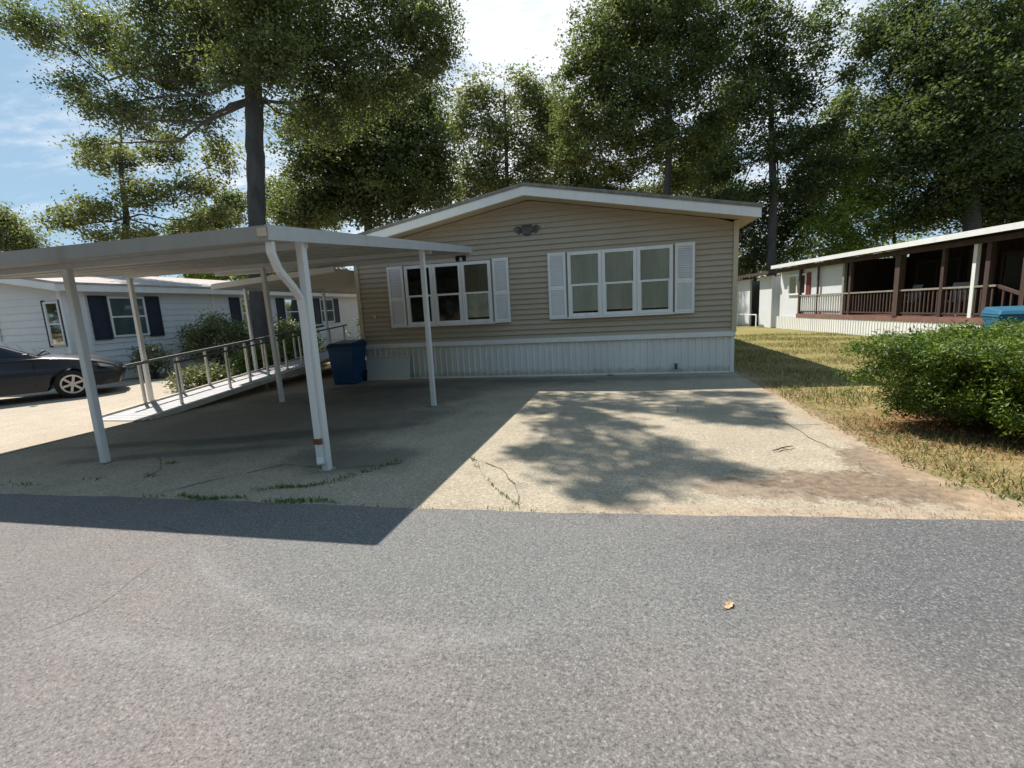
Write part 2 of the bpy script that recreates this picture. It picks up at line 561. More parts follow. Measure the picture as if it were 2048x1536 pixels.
def crown_points(lobes, per_m2, rc, leaves, squash=0.75):
    """cluster centres over each lobe, then leaves in each cluster; returns leaf centres, cluster id, clusters"""
    C, own = [], []
    for li, (c, r) in enumerate(lobes):
        c, r = np.array(c, float), np.array(r, float)
        area = 4 * math.pi * ((r[0] * r[1]) ** 1.6 / 3 + (r[0] * r[2]) ** 1.6 / 3 + (r[1] * r[2]) ** 1.6 / 3) ** (1 / 1.6)
        n = max(4, int(area * per_m2))
        d = unit(rng.normal(size=(n, 3)))
        rad = rng.uniform(0.12, 1, n) ** 0.55
        rad *= 1 + 0.22 * rng.normal(size=n).clip(-1.5, 1.5)
        C.append(c + d * rad[:, None] * r)
        own += [li] * n
    C = np.concatenate(C); own = np.array(own)
    m = len(C)
    k = rng.poisson(leaves, m).clip(3, None)
    idx = np.repeat(np.arange(m), k)
    rr = rc * rng.uniform(0.55, 1.35, m)
    p = C[idx] + rng.normal(size=(len(idx), 3)) * rr[idx][:, None] * np.array([0.55, 0.55, 0.55 * squash])
    return p, idx, C, own


def tint_for(idx, m, pal, spread=0.28):
    base = LEAF_TINTS[pal]
    tc = base[rng.integers(0, len(base), m)] * rng.uniform(1 - spread, 1 + spread, (m, 1))
    t = tc[idx] * rng.uniform(0.8, 1.2, (len(idx), 1))
    return t.astype(np.float32)


def curve(p, q, sag, n=5, wob=0.0):
    p, q = np.array(p, float), np.array(q, float)
    out = []
    for i in range(n + 1):
        t = i / n
        x = p + (q - p) * t + np.array([0, 0, sag]) * math.sin(math.pi * t)
        if 0 < i < n and wob: x = x + rng.normal(size=3) * wob
        out.append(x)
    return out


def tree(name, label, trunk, rad, lobes, pal='oak', leaf=0.2, per_m2=0.9, rc=0.7, leaves=26, group=None, twigs=10, cat='tree', extra=None):
    trunk = [np.array(p, float) for p in trunk]
    root = thing(name, label, cat, tuple(trunk[0]), 0, group)
    tb = MB()
    tb.tube(trunk, rad, 10)
    # uneven bark: resample the stem and let its girth wander
    fine_p, fine_r = [], []
    for i in range(len(trunk) - 1):
        for q in range(8):
            t = q / 8
            fine_p.append(trunk[i] * (1 - t) + trunk[i + 1] * t)
            fine_r.append((rad[i] * (1 - t) + rad[i + 1] * t) * (1 + 0.022 * rng.normal()))
    fine_p.append(trunk[-1]); fine_r.append(rad[-1])
    for i in range(1, len(fine_p) - 1): fine_p[i] = fine_p[i] + np.append(rng.normal(size=2) * 0.045 * fine_r[i], 0)
    tb = MB()
    tb.tube(fine_p, fine_r, 14)
    tb.v = [(x + rng.normal() * .012, y + rng.normal() * .012, z_) for x, y, z_ in tb.v]
    P, idx, C, own = crown_points(lobes, per_m2 * 1.2, rc * 1.15, leaves * 2.7, 0.62)
    leaf = leaf * 1.04
    if extra is not None and len(extra):
        e = np.array(extra)
        k0 = len(C)
        ne = rng.poisson(95, len(e))
        ie = np.repeat(np.arange(len(e)), ne)
        pe = e[ie, :3] + rng.normal(size=(len(ie), 3)) * e[ie, 3:4] * 0.5
        P = np.concatenate([P, pe]); idx = np.concatenate([idx, ie + k0]); C = np.concatenate([C, e[:, :3]])
        own = np.concatenate([own, np.full(len(e), -1)])
    br = tb      # stem and limbs are one piece of wood
    tp = np.array(fine_p)
    zmid, ztip = trunk[len(trunk) // 2][2], trunk[-1][2]
    for li, (c, r) in enumerate(lobes):
        c = np.array(c, float)
        # limbs leave the trunk lower than the lobe they carry
        want = c[2] - 0.7 * np.linalg.norm(c[:2] - tp[-1][:2]) * 0.6
        j = int(np.argmin(np.abs(tp[:, 2] - min(max(want, zmid + rng.uniform(-0.08, 0.45) * (ztip - zmid)), max(c[2] - 0.1, zmid)))))
        s = tp[j]
        L = np.linalg.norm(c - s)
        r0 = min(fine_r[j] * 0.45, 0.014 * L + 0.012, 0.062)
        pts = curve(s, c, -0.05 * L, 5, 0.03 * L)
        br.tube(pts, [r0 * (1 - 0.75 * i / 5) for i in range(6)], 6)
        mine = np.where(own == li)[0]
        for q in mine[:twigs]:
            s2 = pts[3 + int(rng.integers(0, 3))]
            l2 = np.linalg.norm(C[q] - s2)
            if l2 > 0.3:
                br.tube(curve(s2, C[q], 0.05 * l2, 3, 0.04 * l2), [r0 * 0.28, r0 * 0.18, r0 * 0.1, 0.004], 4)
    if extra is not None and len(extra):
        e = np.array(extra)
        hub = e[:, :3].mean(0)
        s = tp[-2]
        main = curve(s, hub, 0.4, 6, 0.25)
        br.tube(main, [0.075 * (1 - 0.8 * i / 6) for i in range(7)], 6)
        for q in e:
            br.tube(curve(main[4], q[:3], 0.2, 3, 0.1), [0.035, 0.025, 0.015, 0.006], 4)
    br.build('trunk', M['bark'], root, smooth=True)
    quad_mesh('crown', leaf_quads(P, leaf), tint_for(idx, len(C), pal), M['leaf'], root)
    return root


def px_lobes(lst):
    out = []
    for x, y, d, rx, ry in lst:
        k = d / FPX
        out.append((at(x, y, d), (rx * k, 0.5 * (rx + ry) * k, ry * k)))
    return out


# ================================================================== SETTING
def sheet(name, poly, z, mat):
    mb = MB()
    mb.add([(x, y, z) for x, y in poly], [tuple(range(len(poly)))])
    o = mb.build(name, mat)
    return tag(o, kind='structure')


def road_edge(x):
    return 3.42 + 0.055 * x * (1 if x > 0 else 0.35) + 0.014 * math.sin(x * 1.1) + 0.008 * math.sin(x * 5.3 + 1) + 0.006 * math.sin(x * 17)


sheet('ground', [(-400, -400), (400, -400), (400, 500), (-400, 500)], -0.012, M['turf'])
ex = [i * 0.12 for i in range(-250, 251)]
sheet('road', [(30, -14), (-30, -14)][::-1] + [], 0, M['asphalt']) if False else None
sheet('road', [(-30.0, -12.0), (30.0, -12.0)] + [(x, road_edge(x)) for x in reversed(ex)], 0.004, M['asphalt'])


def ragged(p, q, n, amp):
    out = []
    for i in range(n):
        t = i / n
        out.append((p[0] + (q[0] - p[0]) * t + random.uniform(-amp, amp), p[1] + (q[1] - p[1]) * t + random.uniform(-amp, amp) * .3))
    return out


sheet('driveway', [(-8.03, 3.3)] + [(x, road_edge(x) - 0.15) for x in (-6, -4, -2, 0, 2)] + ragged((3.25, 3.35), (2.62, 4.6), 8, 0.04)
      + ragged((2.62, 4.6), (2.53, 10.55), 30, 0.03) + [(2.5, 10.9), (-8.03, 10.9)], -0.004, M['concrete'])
sheet('neighbour_driveway', [(-21, 3.2), (-8.06, 3.2), (-8.06, 9.0), (-9.6, 9.6), (-11.5, 11.5), (-14.6, 11.5), (-14.6, 10.0), (-21, 10.0)], -0.002, M['concrete_pale'])

# cracks and joints across the slab
cr = MB()


def crack(pts, w, z=0.0015):
    P = []
    for (a, b) in zip(pts[:-1], pts[1:]):
        n = max(2, int(math.dist(a, b) / 0.12))
        for i in range(n):
            t = i / n
            P.append((a[0] + (b[0] - a[0]) * t + random.gauss(0, 0.012), a[1] + (b[1] - a[1]) * t + random.gauss(0, 0.012)))
    P.append(pts[-1])
    for (a, b) in zip(P[:-1], P[1:]):
        d = math.dist(a, b) or 1
        nx, ny = -(b[1] - a[1]) / d, (b[0] - a[0]) / d
        w1 = w * random.uniform(0.15, 1.1) / 3
        cr.add([(a[0] + nx * w1, a[1] + ny * w1, z), (b[0] + nx * w1, b[1] + ny * w1, z), (b[0] - nx * w1, b[1] - ny * w1, z), (a[0] - nx * w1, a[1] - ny * w1, z)], [(0, 1, 2, 3)])


crack([(-8.0, 6.9), (-5.0, 6.85), (-3.3, 7.0), (-2.2, 6.75), (-1.5, 6.75), (0.6, 6.8), (2.5, 6.75)], 0.014)
crack([(-1.55, 4.7), (-1.1, 4.35), (-0.85, 3.85), (-0.75, 3.45)], 0.022)
crack([(-6.7, 6.0), (-6.3, 5.4), (-5.4, 5.3), (-4.6, 5.5)], 0.014)
crack([(2.1, 6.6), (2.15, 5.6), (2.25, 4.8), (2.2, 4.5)], 0.016)
crack([(2.5, 6.2), (2.2, 6.15)], 0.02)
crack([(-2.9, 10.4), (-2.95, 7.4), (-3.0, 4.3), (-3.3, 3.6)], 0.010)
crack([(-0.6, 10.4), (-0.9, 8.9), (-1.2, 8.3)], 0.012)
crack([(-5.6, 4.6), (-5.0, 4.1), (-4.9, 3.6)], 0.018)
crack([(0.9, 6.8), (0.95, 7.2)], 0.02)
crack([(-3.6, 4.35), (-2.9, 4.25), (-2.4, 4.4), (-2.25, 4.5)], 0.03)
crack([(-3.6, 4.35), (-4.0, 3.9), (-4.3, 3.5)], 0.024)
tag(cr.build('driveway_cracks', M['crack']), kind='structure')
cr = MB()
crack([(-3.5, 1.05), (-3.05, 1.65), (-2.95, 1.9), (-3.05, 2.3)], 0.008, 0.0065)
crack([(-3.9, 2.75), (-3.55, 2.85), (-3.2, 2.75)], 0.01, 0.0065)
crack([(2.2, 0.9), (2.9, 1.3), (3.8, 1.35)], 0.007, 0.0065)
tag(cr.build('road_cracks', M['crack']), kind='structure')

# ================================================================== TAN MOBILE HOME
XL, XR, YF, YB = -6.0, 2.5, 10.55, 24.5
XM, RS = -1.75, 0.185
ZRT = 4.155          # ridge top
home = thing('mobile_home', 'tan vinyl-sided mobile home with low white-trimmed gable and ribbed white skirting', 'house', (XM, YF, 0))


def ztop(x):
    return ZRT - 0.27 - RS * abs(x - XM)


wall = MB()
z = 0.86
while z < ztop(XM) - 0.01:
    z1 = min(z + 0.115, ztop(XM))
    def ext(zz):
        half = (ztop(XM) - zz) / RS
        return max(XL, XM - half), min(XR, XM + half)
    a0, a1 = ext(z); b0, b1 = ext(z1)
    wall.add([(a0, YF - 0.032, z), (a1, YF - 0.032, z), (b1, YF, z1), (b0, YF, z1)], [(0, 1, 2, 3)])
    wall.add([(a0, YF, z), (a1, YF, z), (a1, YF - 0.032, z), (a0, YF - 0.032, z)], [(0, 1, 2, 3)])
    z += 0.115
# side and back walls with the same lap
for xs, sg in ((XL, -1), (XR, 1)):
    z = 0.86
    while z < 3.0:
        wall.add([(xs + sg * 0.03, YF + .02, z), (xs + sg * 0.03, YB, z), (xs, YB, z + 0.115), (xs, YF + .02, z + 0.115)], [(0, 1, 2, 3)])
        wall.add([(xs, YF + .02, z), (xs, YB, z), (xs + sg * 0.03, YB, z), (xs + sg * 0.03, YF + .02, z)], [(0, 1, 2, 3)])
        z += 0.115
wall.prism([(XL, 0.86), (XR, 0.86), (XR, ztop(XR)), (XM, ztop(XM)), (XL, ztop(XL))], YB - 0.02, YB)
wall_o = wall.build('wall', M['siding_tan'], home)
for xs in (XL, XR):
    ct = MB()
    ct.box(xs - 0.045, xs + 0.045, YF - 0.055, YF + 0.06, 0.86, ztop(xs) - 0.002)
    ct.build('corner_trim', M['trim_tan'], wall_o)

# roof: two slabs with fascia
YR = 10.1
EH = 4.62
rf = MB()
for sg in (-1, 1):
    xe = XM + sg * EH
    ze = ZRT - RS * EH
    rf.prism([(XM, ZRT), (xe, ze), (xe, ze - 0.05), (XM, ZRT - 0.05)], YR - 0.02, YB + 0.3)
roof_o = rf.build('roof', M['shingle_grey'], home)
fs = MB()
for sg in (-1, 1):
    xe = XM + sg * (EH - 0.03)
    ze = ZRT - RS * (EH - 0.03)
    fs.prism([(XM, ZRT - 0.052), (xe, ze - 0.052), (xe, ze - 0.25), (XM, ZRT - 0.25)], YR, YR + 0.03)
    fs.prism([(xe, ze - 0.054), (xe - sg * 0.03, ze - 0.054), (xe - sg * 0.03, ze - 0.23), (xe, ze - 0.23)], YR + 0.031, YB + 0.25)
fs.build('fascia', M['white_paint'], roof_o)
dr = MB()
for sg in (-1, 1):
    xe = XM + sg * (EH - 0.005)
    ze = ZRT - RS * (EH - 0.005)
    dr.prism([(XM, ZRT - 0.052), (xe, ze - 0.052), (xe, ze - 0.075), (XM, ZRT - 0.075)], YR - 0.012, YR - 0.001)
dr.build('drip_edge', M['grey_wood'], roof_o)
so = MB()
for sg in (-1, 1):
    xe = XM + sg * (EH - 0.065)
    zs = ZRT - 0.255
    so.prism([(XM, zs), (xe, zs - RS * (EH - 0.065)), (xe, zs - RS * (EH - 0.065) + 0.012), (XM, zs + 0.012)], YR + 0.032, YF)
    xw = XR if sg > 0 else XL
    hw = abs(xw - XM)
    so.prism([(xw + sg * 0.03, zs - RS * (hw + .03)), (xe, zs - RS * (EH - 0.065)), (xe, zs - RS * (EH - 0.065) + 0.012), (xw + sg * .03, zs - RS * (hw + .03) + 0.012)], YF + 0.001, YB)
so.build('soffit', M['trim_tan'], roof_o)

# skirting: ribbed metal
sk = MB()


def ribbed(mb, p, q, z0, z1, pitch=0.11, depth=0.014, nrm=None):
    p, q = np.array(p, float), np.array(q, float)
    L = np.linalg.norm(q - p); d = (q - p) / L
    n = np.array(nrm) if nrm is not None else np.array([d[1], -d[0]])
    m = int(L / pitch)
    prof = []
    for i in range(m):
        s = i * L / m
        w = L / m
        prof += [(s, 0), (s + w * 0.70, 0), (s + w * 0.78, depth), (s + w * 0.92, depth)]
    prof.append((L, 0))
    pts = [p + d * s + n * o for s, o in prof]
    vs = [(a[0], a[1], z0) for a in pts] + [(a[0], a[1], z1) for a in pts]
    k = len(pts)
    mb.add(vs, [(i, i + 1, i + 1 + k, i + k) for i in range(k - 1)])


ribbed(sk, (XL, YF + 0.01), (XR, YF + 0.01), 0.0, 0.79, 0.14, 0.028)
ribbed(sk, (XR - 0.01, YF + .02), (XR - 0.01, YB), 0.0, 0.79)
ribbed(sk, (XL + 0.01, YB), (XL + 0.01, YF + .02), 0.0, 0.79)
skirt_o = sk.build('skirting', M['skirt_metal'], home)
st = MB()
st.box(XL - 0.03, XR + 0.03, YF - 0.05, YF + 0.03, 0.775, 0.875)
st.box(XL - 0.03, XR + 0.03, YF - 0.02, YF + 0.02, 0.0, 0.03)
st.box(XR - 0.05, XR + 0.02, YF - 0.026, YF + 0.02, 0.031, 0.774)
st.build('skirting_trim', M['white_paint'], skirt_o)


def window(parent, x0, x1, z0, z1, y, upper, lower, fw=0.07, out=0.05):
    """sash window facing -y: frame with sub-parts pane and blind"""
    zm = z0 + (z1 - z0) * 0.49
    f = MB()
    f.box(x0, x0 + fw, y - out, y, z0, z1)
    f.box(x1 - fw, x1, y - out, y, z0, z1)
    f.box(x0 + fw, x1 - fw, y - out + .004, y, z1 - fw, z1)
    f.box(x0 + fw, x1 - fw, y - out + .004, y, z0, z0 + fw)
    f.box(x0 + fw, x1 - fw, y - out + 0.012, y - 0.012, zm - 0.022, zm + 0.022)
    f.box(x0 + fw, x0 + fw + .02, y - out + 0.014, y - 0.012, z0 + fw, zm - .022)
    f.box(x1 - fw - .02, x1 - fw, y - out + 0.014, y - 0.012, z0 + fw, zm - .022)
    fo = f.build('window', M['white_paint'], parent)
    g = MB()
    g.add([(x0 + fw, y - 0.028, z0 + fw), (x1 - fw, y - 0.028, z0 + fw), (x1 - fw, y - 0.028, z1 - fw), (x0 + fw, y - 0.028, z1 - fw)], [(0, 1, 2, 3)])
    g.build('pane', M['glass'], fo)
    for nm, mt, za, zb in (('blind', upper, zm, z1 - fw), ('blind', lower, z0 + fw, zm)):
        b = MB()
        n = 14
        w = (x1 - x0 - 2 * fw)
        pts = [(x0 + fw + w * i / n, y - 0.010 - (0.006 if i % 2 else 0.0)) for i in range(n + 1)]
        if mt is not M['dark_room'] and za < zm - .01:
            d_ = MB(); d_.add([(x0 + fw, y - 0.002, z0 + fw), (x1 - fw, y - 0.002, z0 + fw), (x1 - fw, y - 0.002, z1 - fw), (x0 + fw, y - 0.002, z1 - fw)], [(0, 1, 2, 3)])
            d_.build('dark_interior', M['dark_room'], fo)
            za = za + 0.035 + 0.02 * ((x0 * 7.3) % 1)
        if mt is M['dark_room']:
            b.add([(x0 + fw, y - 0.006, za), (x1 - fw, y - 0.006, za), (x1 - fw, y - 0.006, zb), (x0 + fw, y - 0.006, zb)], [(0, 1, 2, 3)])
            nm = 'dark_interior'
        else:
            b.add([(p[0], p[1], za) for p in pts] + [(p[0], p[1], zb) for p in pts], [(i, i + 1, i + n + 2, i + n + 1) for i in range(n)])
        b.build(nm, mt, fo)
    return fo


def shutter(parent, x0, x1, z0, z1, y, mat, t=0.04):
    s = MB()
    fw = 0.055
    zm = z0 + (z1 - z0) * 0.46
    s.box(x0, x0 + fw, y - t, y, z0, z1)
    s.box(x1 - fw, x1, y - t, y, z0, z1)
    for a, b in ((z0, z0 + 0.07), (zm - 0.04, zm + 0.04), (z1 - 0.07, z1)):
        s.box(x0 + fw, x1 - fw, y - t + .002, y, a, b)
    for a, b in ((z0 + 0.07, zm - 0.04), (zm + 0.04, z1 - 0.07)):
        n = int((b - a) / 0.045)
        for i in range(n):
            c = a + (b - a) * (i + 0.5) / n
            s.add([(x0 + fw, y - 0.036, c - 0.024), (x1 - fw, y - 0.036, c - 0.024), (x1 - fw, y - 0.008, c + 0.024), (x0 + fw, y - 0.008, c + 0.024)], [(0, 1, 2, 3)])
    return s.build('shutter', mat, parent)


yw = YF - 0.034
u = (-2.65 + 4.75) / 3
dk = M['dark_room']
for i, (a, b) in enumerate(((dk, dk), (dk, dk), (M['blind_tan'], M['curtain_white']))):
    window(home, -4.75 + i * u + 0.003, -4.75 + (i + 1) * u - 0.003, 1.30, 2.68, yw, a, b)
u = (1.28 + 0.92) / 3
for i in range(3):
    window(home, -0.92 + i * u + 0.003, -0.92 + (i + 1) * u - 0.003, 1.33, 2.72, yw, M['blind_grey'], M['blind_grey'])
sl = MB(); sl.box(-4.78, -2.62, yw - 0.075, yw - 0.0005, 1.255, 1.297); sl.build('sill', M['white_paint'], home)
sl = MB(); sl.box(-0.95, 1.31, yw - 0.075, yw - 0.0005, 1.285, 1.327); sl.build('sill', M['white_paint'], home)
for x0, x1, za, zb in ((-5.19, -4.79, 1.26, 2.69), (-2.61, -2.24, 1.27, 2.71), (-1.35, -0.96, 1.29, 2.73), (1.32, 1.71, 1.29, 2.74)):
    shutter(home, x0, x1, za, zb, yw, M['white_paint'])
# outlet box on the siding by the left corner, hose tap and vent at the skirting
mb = MB(); mb.box(-5.66, -5.58, YF - 0.06, YF - 0.021, 1.50, 1.60); mb.build('outlet_box', M['trim_tan'], home, bevel=0.008)
tp_ = MB(); tp_.tube([(1.35, YF + .02, 0.17), (1.35, YF - 0.07, 0.17), (1.35, YF - 0.10, 0.11)], 0.022, 8); tp_.lathe([(0.045, 0), (0.045, 0.015)], (1.35, YF - 0.06, 0.205), 12)
tp_.build('hose_tap', M['black_plastic'], home)

# ornament over the windows
orn = thing('wall_ornament', 'small dark metal scroll ornament high on the tan gable wall', 'wall ornament', (-1.78, YF - 0.032, 3.27))
ob = MB()
ox, oy, oz = -1.78, YF - 0.035, 3.27
ob.tube([(ox - 0.10, oy, oz + 0.08), (ox + 0.10, oy, oz + 0.08), (ox + 0.11, oy, oz), (ox + 0.08, oy, oz - 0.09), (ox, oy, oz - 0.11), (ox - 0.08, oy, oz - 0.09), (ox - 0.11, oy, oz), (ox - 0.10, oy, oz + 0.08)], 0.018, 6)
ob.box(ox - 0.085, ox + 0.085, oy - 0.004, oy + 0.008, oz - 0.085, oz + 0.06)
ob.build('medallion', M['ornament'], orn)
for sg in (-1, 1):
    w = MB()
    for k in range(4):
        w.tube([(ox + sg * 0.12, oy, oz + 0.04 - 0.03 * k), (ox + sg * (0.21 - .02 * k), oy - 0.01, oz + 0.075 - 0.04 * k), (ox + sg * (0.30 - 0.03 * k), oy, oz + 0.03 - 0.035 * k), (ox + sg * (0.26 - .03 * k), oy, oz - 0.03 * k)], [0.016, 0.014, 0.010, 0.006], 6)
    w.build('scroll', M['ornament'], orn)

# ================================================================== CARPORT
CX0, CX1, CY0, CY1 = -9.40, -2.90, 3.67, 9.92


def cz(y):
    return 2.41 + (y - CY0) * 0.0816     # top of the edge trim


cp = thing('carport', 'large white metal flat-roofed carport on thin posts over the concrete driveway', 'carport', (-6, 6.5, 0))
rp = MB()
n = 11
L = CY1 - CY0 - 0.06
prof = []
for i in range(n):
    y0 = CY0 + 0.03 + L * i / n
    w = L / n
    for a, dz in ((0.0, -0.02), (0.10, -0.02), (0.14, -0.115), (0.86, -0.115), (0.90, -0.02)):
        yy = y0 + w * a
        prof.append((yy, cz(yy) + dz))
prof.append((CY0 + 0.03 + L, cz(CY0 + L) - 0.03))
k = len(prof)
vs = [(CX0 + 0.02, y, zz) for y, zz in prof] + [(CX1 - 0.02, y, zz) for y, zz in prof]
rp.add(vs, [(i, i + 1, i + 1 + k, i + k) for i in range(k - 1)])
vs = [(x, y, zz + 0.012) for (x, y, zz) in vs]
rp.add(vs, [(i, i + k, i + 1 + k, i + 1) for i in range(k - 1)])
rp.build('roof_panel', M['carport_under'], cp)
gt = MB()
zf = cz(CY0)
gt.prism([(CY0 - 0.005, zf), (CY0, zf - 0.125), (CY0 + 0.012, zf - 0.135), (CY0 + 0.11, zf - 0.135), (CY0 + 0.11, zf - 0.10), (CY0 + 0.02, zf - 0.10), (CY0 + 0.02, zf)], CX0, CX1, 'x')
gt.build('gutter', M['gutter_shaded'], cp)
sf = MB()
for xs in (CX0, CX1):
    a, b = xs - 0.02, xs + 0.02
    sf = MB()
    v8 = []
    for y in (CY0 + (0 if xs == CX0 else 0), CY1):
        for x in (a, b):
            v8 += [(x, y + .001, cz(y) - 0.125), (x, y + .001, cz(y) + 0.004)]
    sf.add(v8, [(0, 2, 3, 1), (4, 5, 7, 6), (0, 4, 6, 2), (1, 3, 7, 5), (0, 1, 5, 4), (2, 6, 7, 3)])
    sf.build('side_trim', M['carport_paint'], cp)
for yy_, dz_, w_, h_ in ((CY1 - 0.06, 0.15, 0.06, 0.11), (7.6, 0.135, 0.05, 0.09), (4.24, 0.135, 0.05, 0.09)):
    bm_ = MB()
    bm_.bar((CX0 + 0.03, yy_, cz(yy_) - dz_), (CX1 - 0.03, yy_, cz(yy_) - dz_), w_, h_)
    bm_.build('beam', M['carport_paint'], cp)
for (x, y, lx) in ((-2.97, 4.21, 0), (-3.0, 7.37, 0), (-6.02, 4.27, 0), (-6.32, 7.80, -0.04), (-9.33, 7.7, 0), (-9.33, 4.27, 0)):
    p = MB()
    s = 0.038
    zt = cz(y) - 0.08
    p.bar((x, y, 0), (x + lx, y, zt), 2 * s, 2 * s, (0, 1, 0))
    po = p.build('post', M['white_metal'], cp, bevel=0.008)
    b = MB(); b.box(x - 0.065, x + 0.065, y - 0.065, y + 0.065, -0.004, 0.012); b.build('base_plate', M['grey_wood'], po)
dsp = MB()
dx, dy = -2.995, 4.165
path = [(-2.93, CY0 + 0.06, zf - 0.12), (-2.94, CY0 + 0.07, zf - 0.22), (-2.96, CY0 + 0.16, zf - 0.36), (-2.98, 4.02, zf - 0.50), (dx, dy - .02, zf - 0.62), (dx - .005, dy, zf - 0.80), (dx - .01, dy, 1.2), (dx - .012, dy, 0.16), (dx - .0, dy - .02, 0.10)]
for a, b in zip(path[:-1], path[1:]):
    dsp.bar(a, np.array(b) + (np.array(b) - np.array(a)) * (0.02 / np.linalg.norm(np.array(b) - np.array(a))), 0.07, 0.055, (0.2, -1, 0.3))
dso = dsp.build('downspout', M['white_metal'], cp, bevel=0.012)
rb = MB(); rb.box(dx - 0.052, dx + 0.03, dy - 0.034, dy + 0.034, 0.30, 0.36)
rb.build('rusty_strap', M['rust'], dso)
rb2 = MB(); rb2.box(-2.99, -2.90, CY0 - 0.014, CY0 + 0.03, zf - 0.09, zf - 0.02); rb2.build('end_cap', M['trim_tan'], cp)
# floodlight under the back beam
fl = thing('floodlight', 'small dark twin floodlight under the back end of the carport roof by the house wall', 'light fixture', (-3.12, CY1 - 0.03, cz(CY1) - 0.2))
a_ = MB(); a_.lathe([(0.03, 0), (0.045, 0.03), (0.05, 0.10)], (-3.2, CY1 - 0.1, cz(CY1) - 0.29), 10); a_.build('lamp_head', M['black_plastic'], fl)
a_ = MB(); a_.lathe([(0.03, 0), (0.045, 0.03), (0.05, 0.10)], (-3.05, CY1 - 0.1, cz(CY1) - 0.29), 10); a_.build('lamp_head', M['black_plastic'], fl)
a_ = MB(); a_.box(-3.22, -3.03, CY1 - 0.13, CY1 - 0.035, cz(CY1) - 0.205, cz(CY1) - 0.18); a_.build('bracket', M['black_plastic'], fl)

# ---- second awning along the side of the home
aw = thing('side_awning', 'low white metal awning along the far side of the tan home, beyond the carport', 'awning', (-7.7, 14, 0))
ap = MB()
AX0, AX1, AY0, AY1 = -9.3, -6.05, 9.70, 17.5
for i in range(14):
    y0 = AY0 + (AY1 - AY0) * i / 14
    w = (AY1 - AY0) / 14
    ap.add([(AX0, y0, 2.48), (AX1, y0, 2.67), (AX1, y0 + w * 0.85, 2.67), (AX0, y0 + w * .85, 2.48)], [(0, 1, 2, 3)])
    ap.add([(AX0, y0 + w * .85, 2.48), (AX1, y0 + w * .85, 2.67), (AX1, y0 + w * 0.92, 2.71), (AX0, y0 + w * .92, 2.52)], [(0, 1, 2, 3)])
    ap.add([(AX0, y0 + w * .92, 2.52), (AX1, y0 + w * .92, 2.71), (AX1, y0 + w, 2.67), (AX0, y0 + w, 2.48)], [(0, 1, 2, 3)])
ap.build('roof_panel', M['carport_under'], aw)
ab = MB()
ab.bar((AX0, AY0 - .03, 2.46), (AX1, AY0 - .03, 2.65), 0.05, 0.12)
ab.bar((AX0, AY1 + .03, 2.46), (AX1, AY1 + .03, 2.65), 0.05, 0.12)
ab.bar((AX0 - .03, AY0 - .05, 2.45), (AX0 - .03, AY1 + .05, 2.45), 0.05, 0.12)
ab.build('edge_beam', M['white_metal'], aw)
for y in (10.6, 14.0, 17.2):
    p = MB(); p.bar((AX0 + 0.05, y, 0), (AX0 + 0.05, y, 2.44), 0.07); p.build('post', M['white_metal'], aw, bevel=0.006)

# ================================================================== RAMP
rmp = thing('wheelchair_ramp', 'grey wheelchair ramp with low railings climbing beside the carport to the side door', 'ramp', (-8.45, 6.1, 0))
RX0, RX1, RY0, RY1, RY2 = -9.0, -7.88, 6.3, 13.4, 16.6


def rz(y):
    return max(0.0, (min(y, RY1) - RY0) * 0.0715)


rd = MB()
n = 48
for i in range(n):
    ya, yb = RY0 + (RY1 - RY0) * i / n, RY0 + (RY1 - RY0) * (i + 0.94) / n
    t = 0.004 if i == 0 else 0.035
    v8 = []
    for y in (ya, yb):
        for x in (RX0, RX1):
            v8 += [(x, y, rz(y) - t + 0.012), (x, y, rz(y) + 0.012)]
    rd.add(v8, [(0, 2, 3, 1), (4, 5, 7, 6), (0, 4, 6, 2), (1, 3, 7, 5), (0, 1, 5, 4), (2, 6, 7, 3)])
rd.build('deck', M['ramp_deck'], rmp)
cu = MB()
for xs in (RX0 - 0.02, RX1 + 0.02):
    cu.bar((xs, RY0 + 0.1, rz(RY0 + .1) + 0.0), (xs, RY1, rz(RY1)), 0.038, 0.10)
cu.build('kerb', M['pale_wood'], rmp)
ld = MB()
ld.box(RX0, -6.3, RY1 + 0.02, RY2, rz(RY1) - 0.04, rz(RY1) + 0.012)
ld.build('landing', M['grey_wood'], rmp)
for xs, ys in ((RX0 - 0.06, (7.35, 8.2, 8.9, 9.5, 10.1, 10.7, 11.3, 12.0, 12.7)), (RX1 - 0.34, (7.38, 8.6, 9.2, 9.8, 10.5, 11.1, 11.8, 12.5, 13.3))):
    for y in ys:
        p = MB(); p.bar((xs, y, max(0, rz(y) - (0.0 if xs > -8.5 else 0.3))), (xs, y, rz(y) + 0.80), 0.042); p.build('rail_post', M['pale_wood'], rmp)
for xs, y0, hh, mt, w in ((RX0 - 0.06, 7.1, 0.82, 'rail_grey', 0.055), (RX1 - 0.34, 7.34, 0.815, 'rail_grey', 0.035)):
    h = MB(); h.bar((xs, y0, rz(y0) + hh), (xs, RY1 + 0.1, rz(RY1) + hh), w, 0.055 if w > .05 else 0.035); h.build('handrail', M[mt], rmp)
for y in (9.3, 11.3, 13.2):
    p = MB(); p.bar((RX1 - 0.03, y, 0), (RX1 - 0.03, y, rz(y) - 0.03), 0.07); p.build('leg', M['grey_wood'], rmp)
for x in (-8.9, -8.2, -7.5, -6.9):
    p = MB(); p.bar((x, RY2 - 0.05, 0), (x, RY2 - 0.05, rz(RY1) + 0.85), 0.06); p.build('rail_post', M['pale_wood'], rmp)
h = MB(); h.bar((RX0, RY2 - 0.05, rz(RY1) + 0.86), (-6.4, RY2 - 0.05, rz(RY1) + 0.86), 0.08, 0.05); h.build('handrail', M['grey_wood'], rmp)


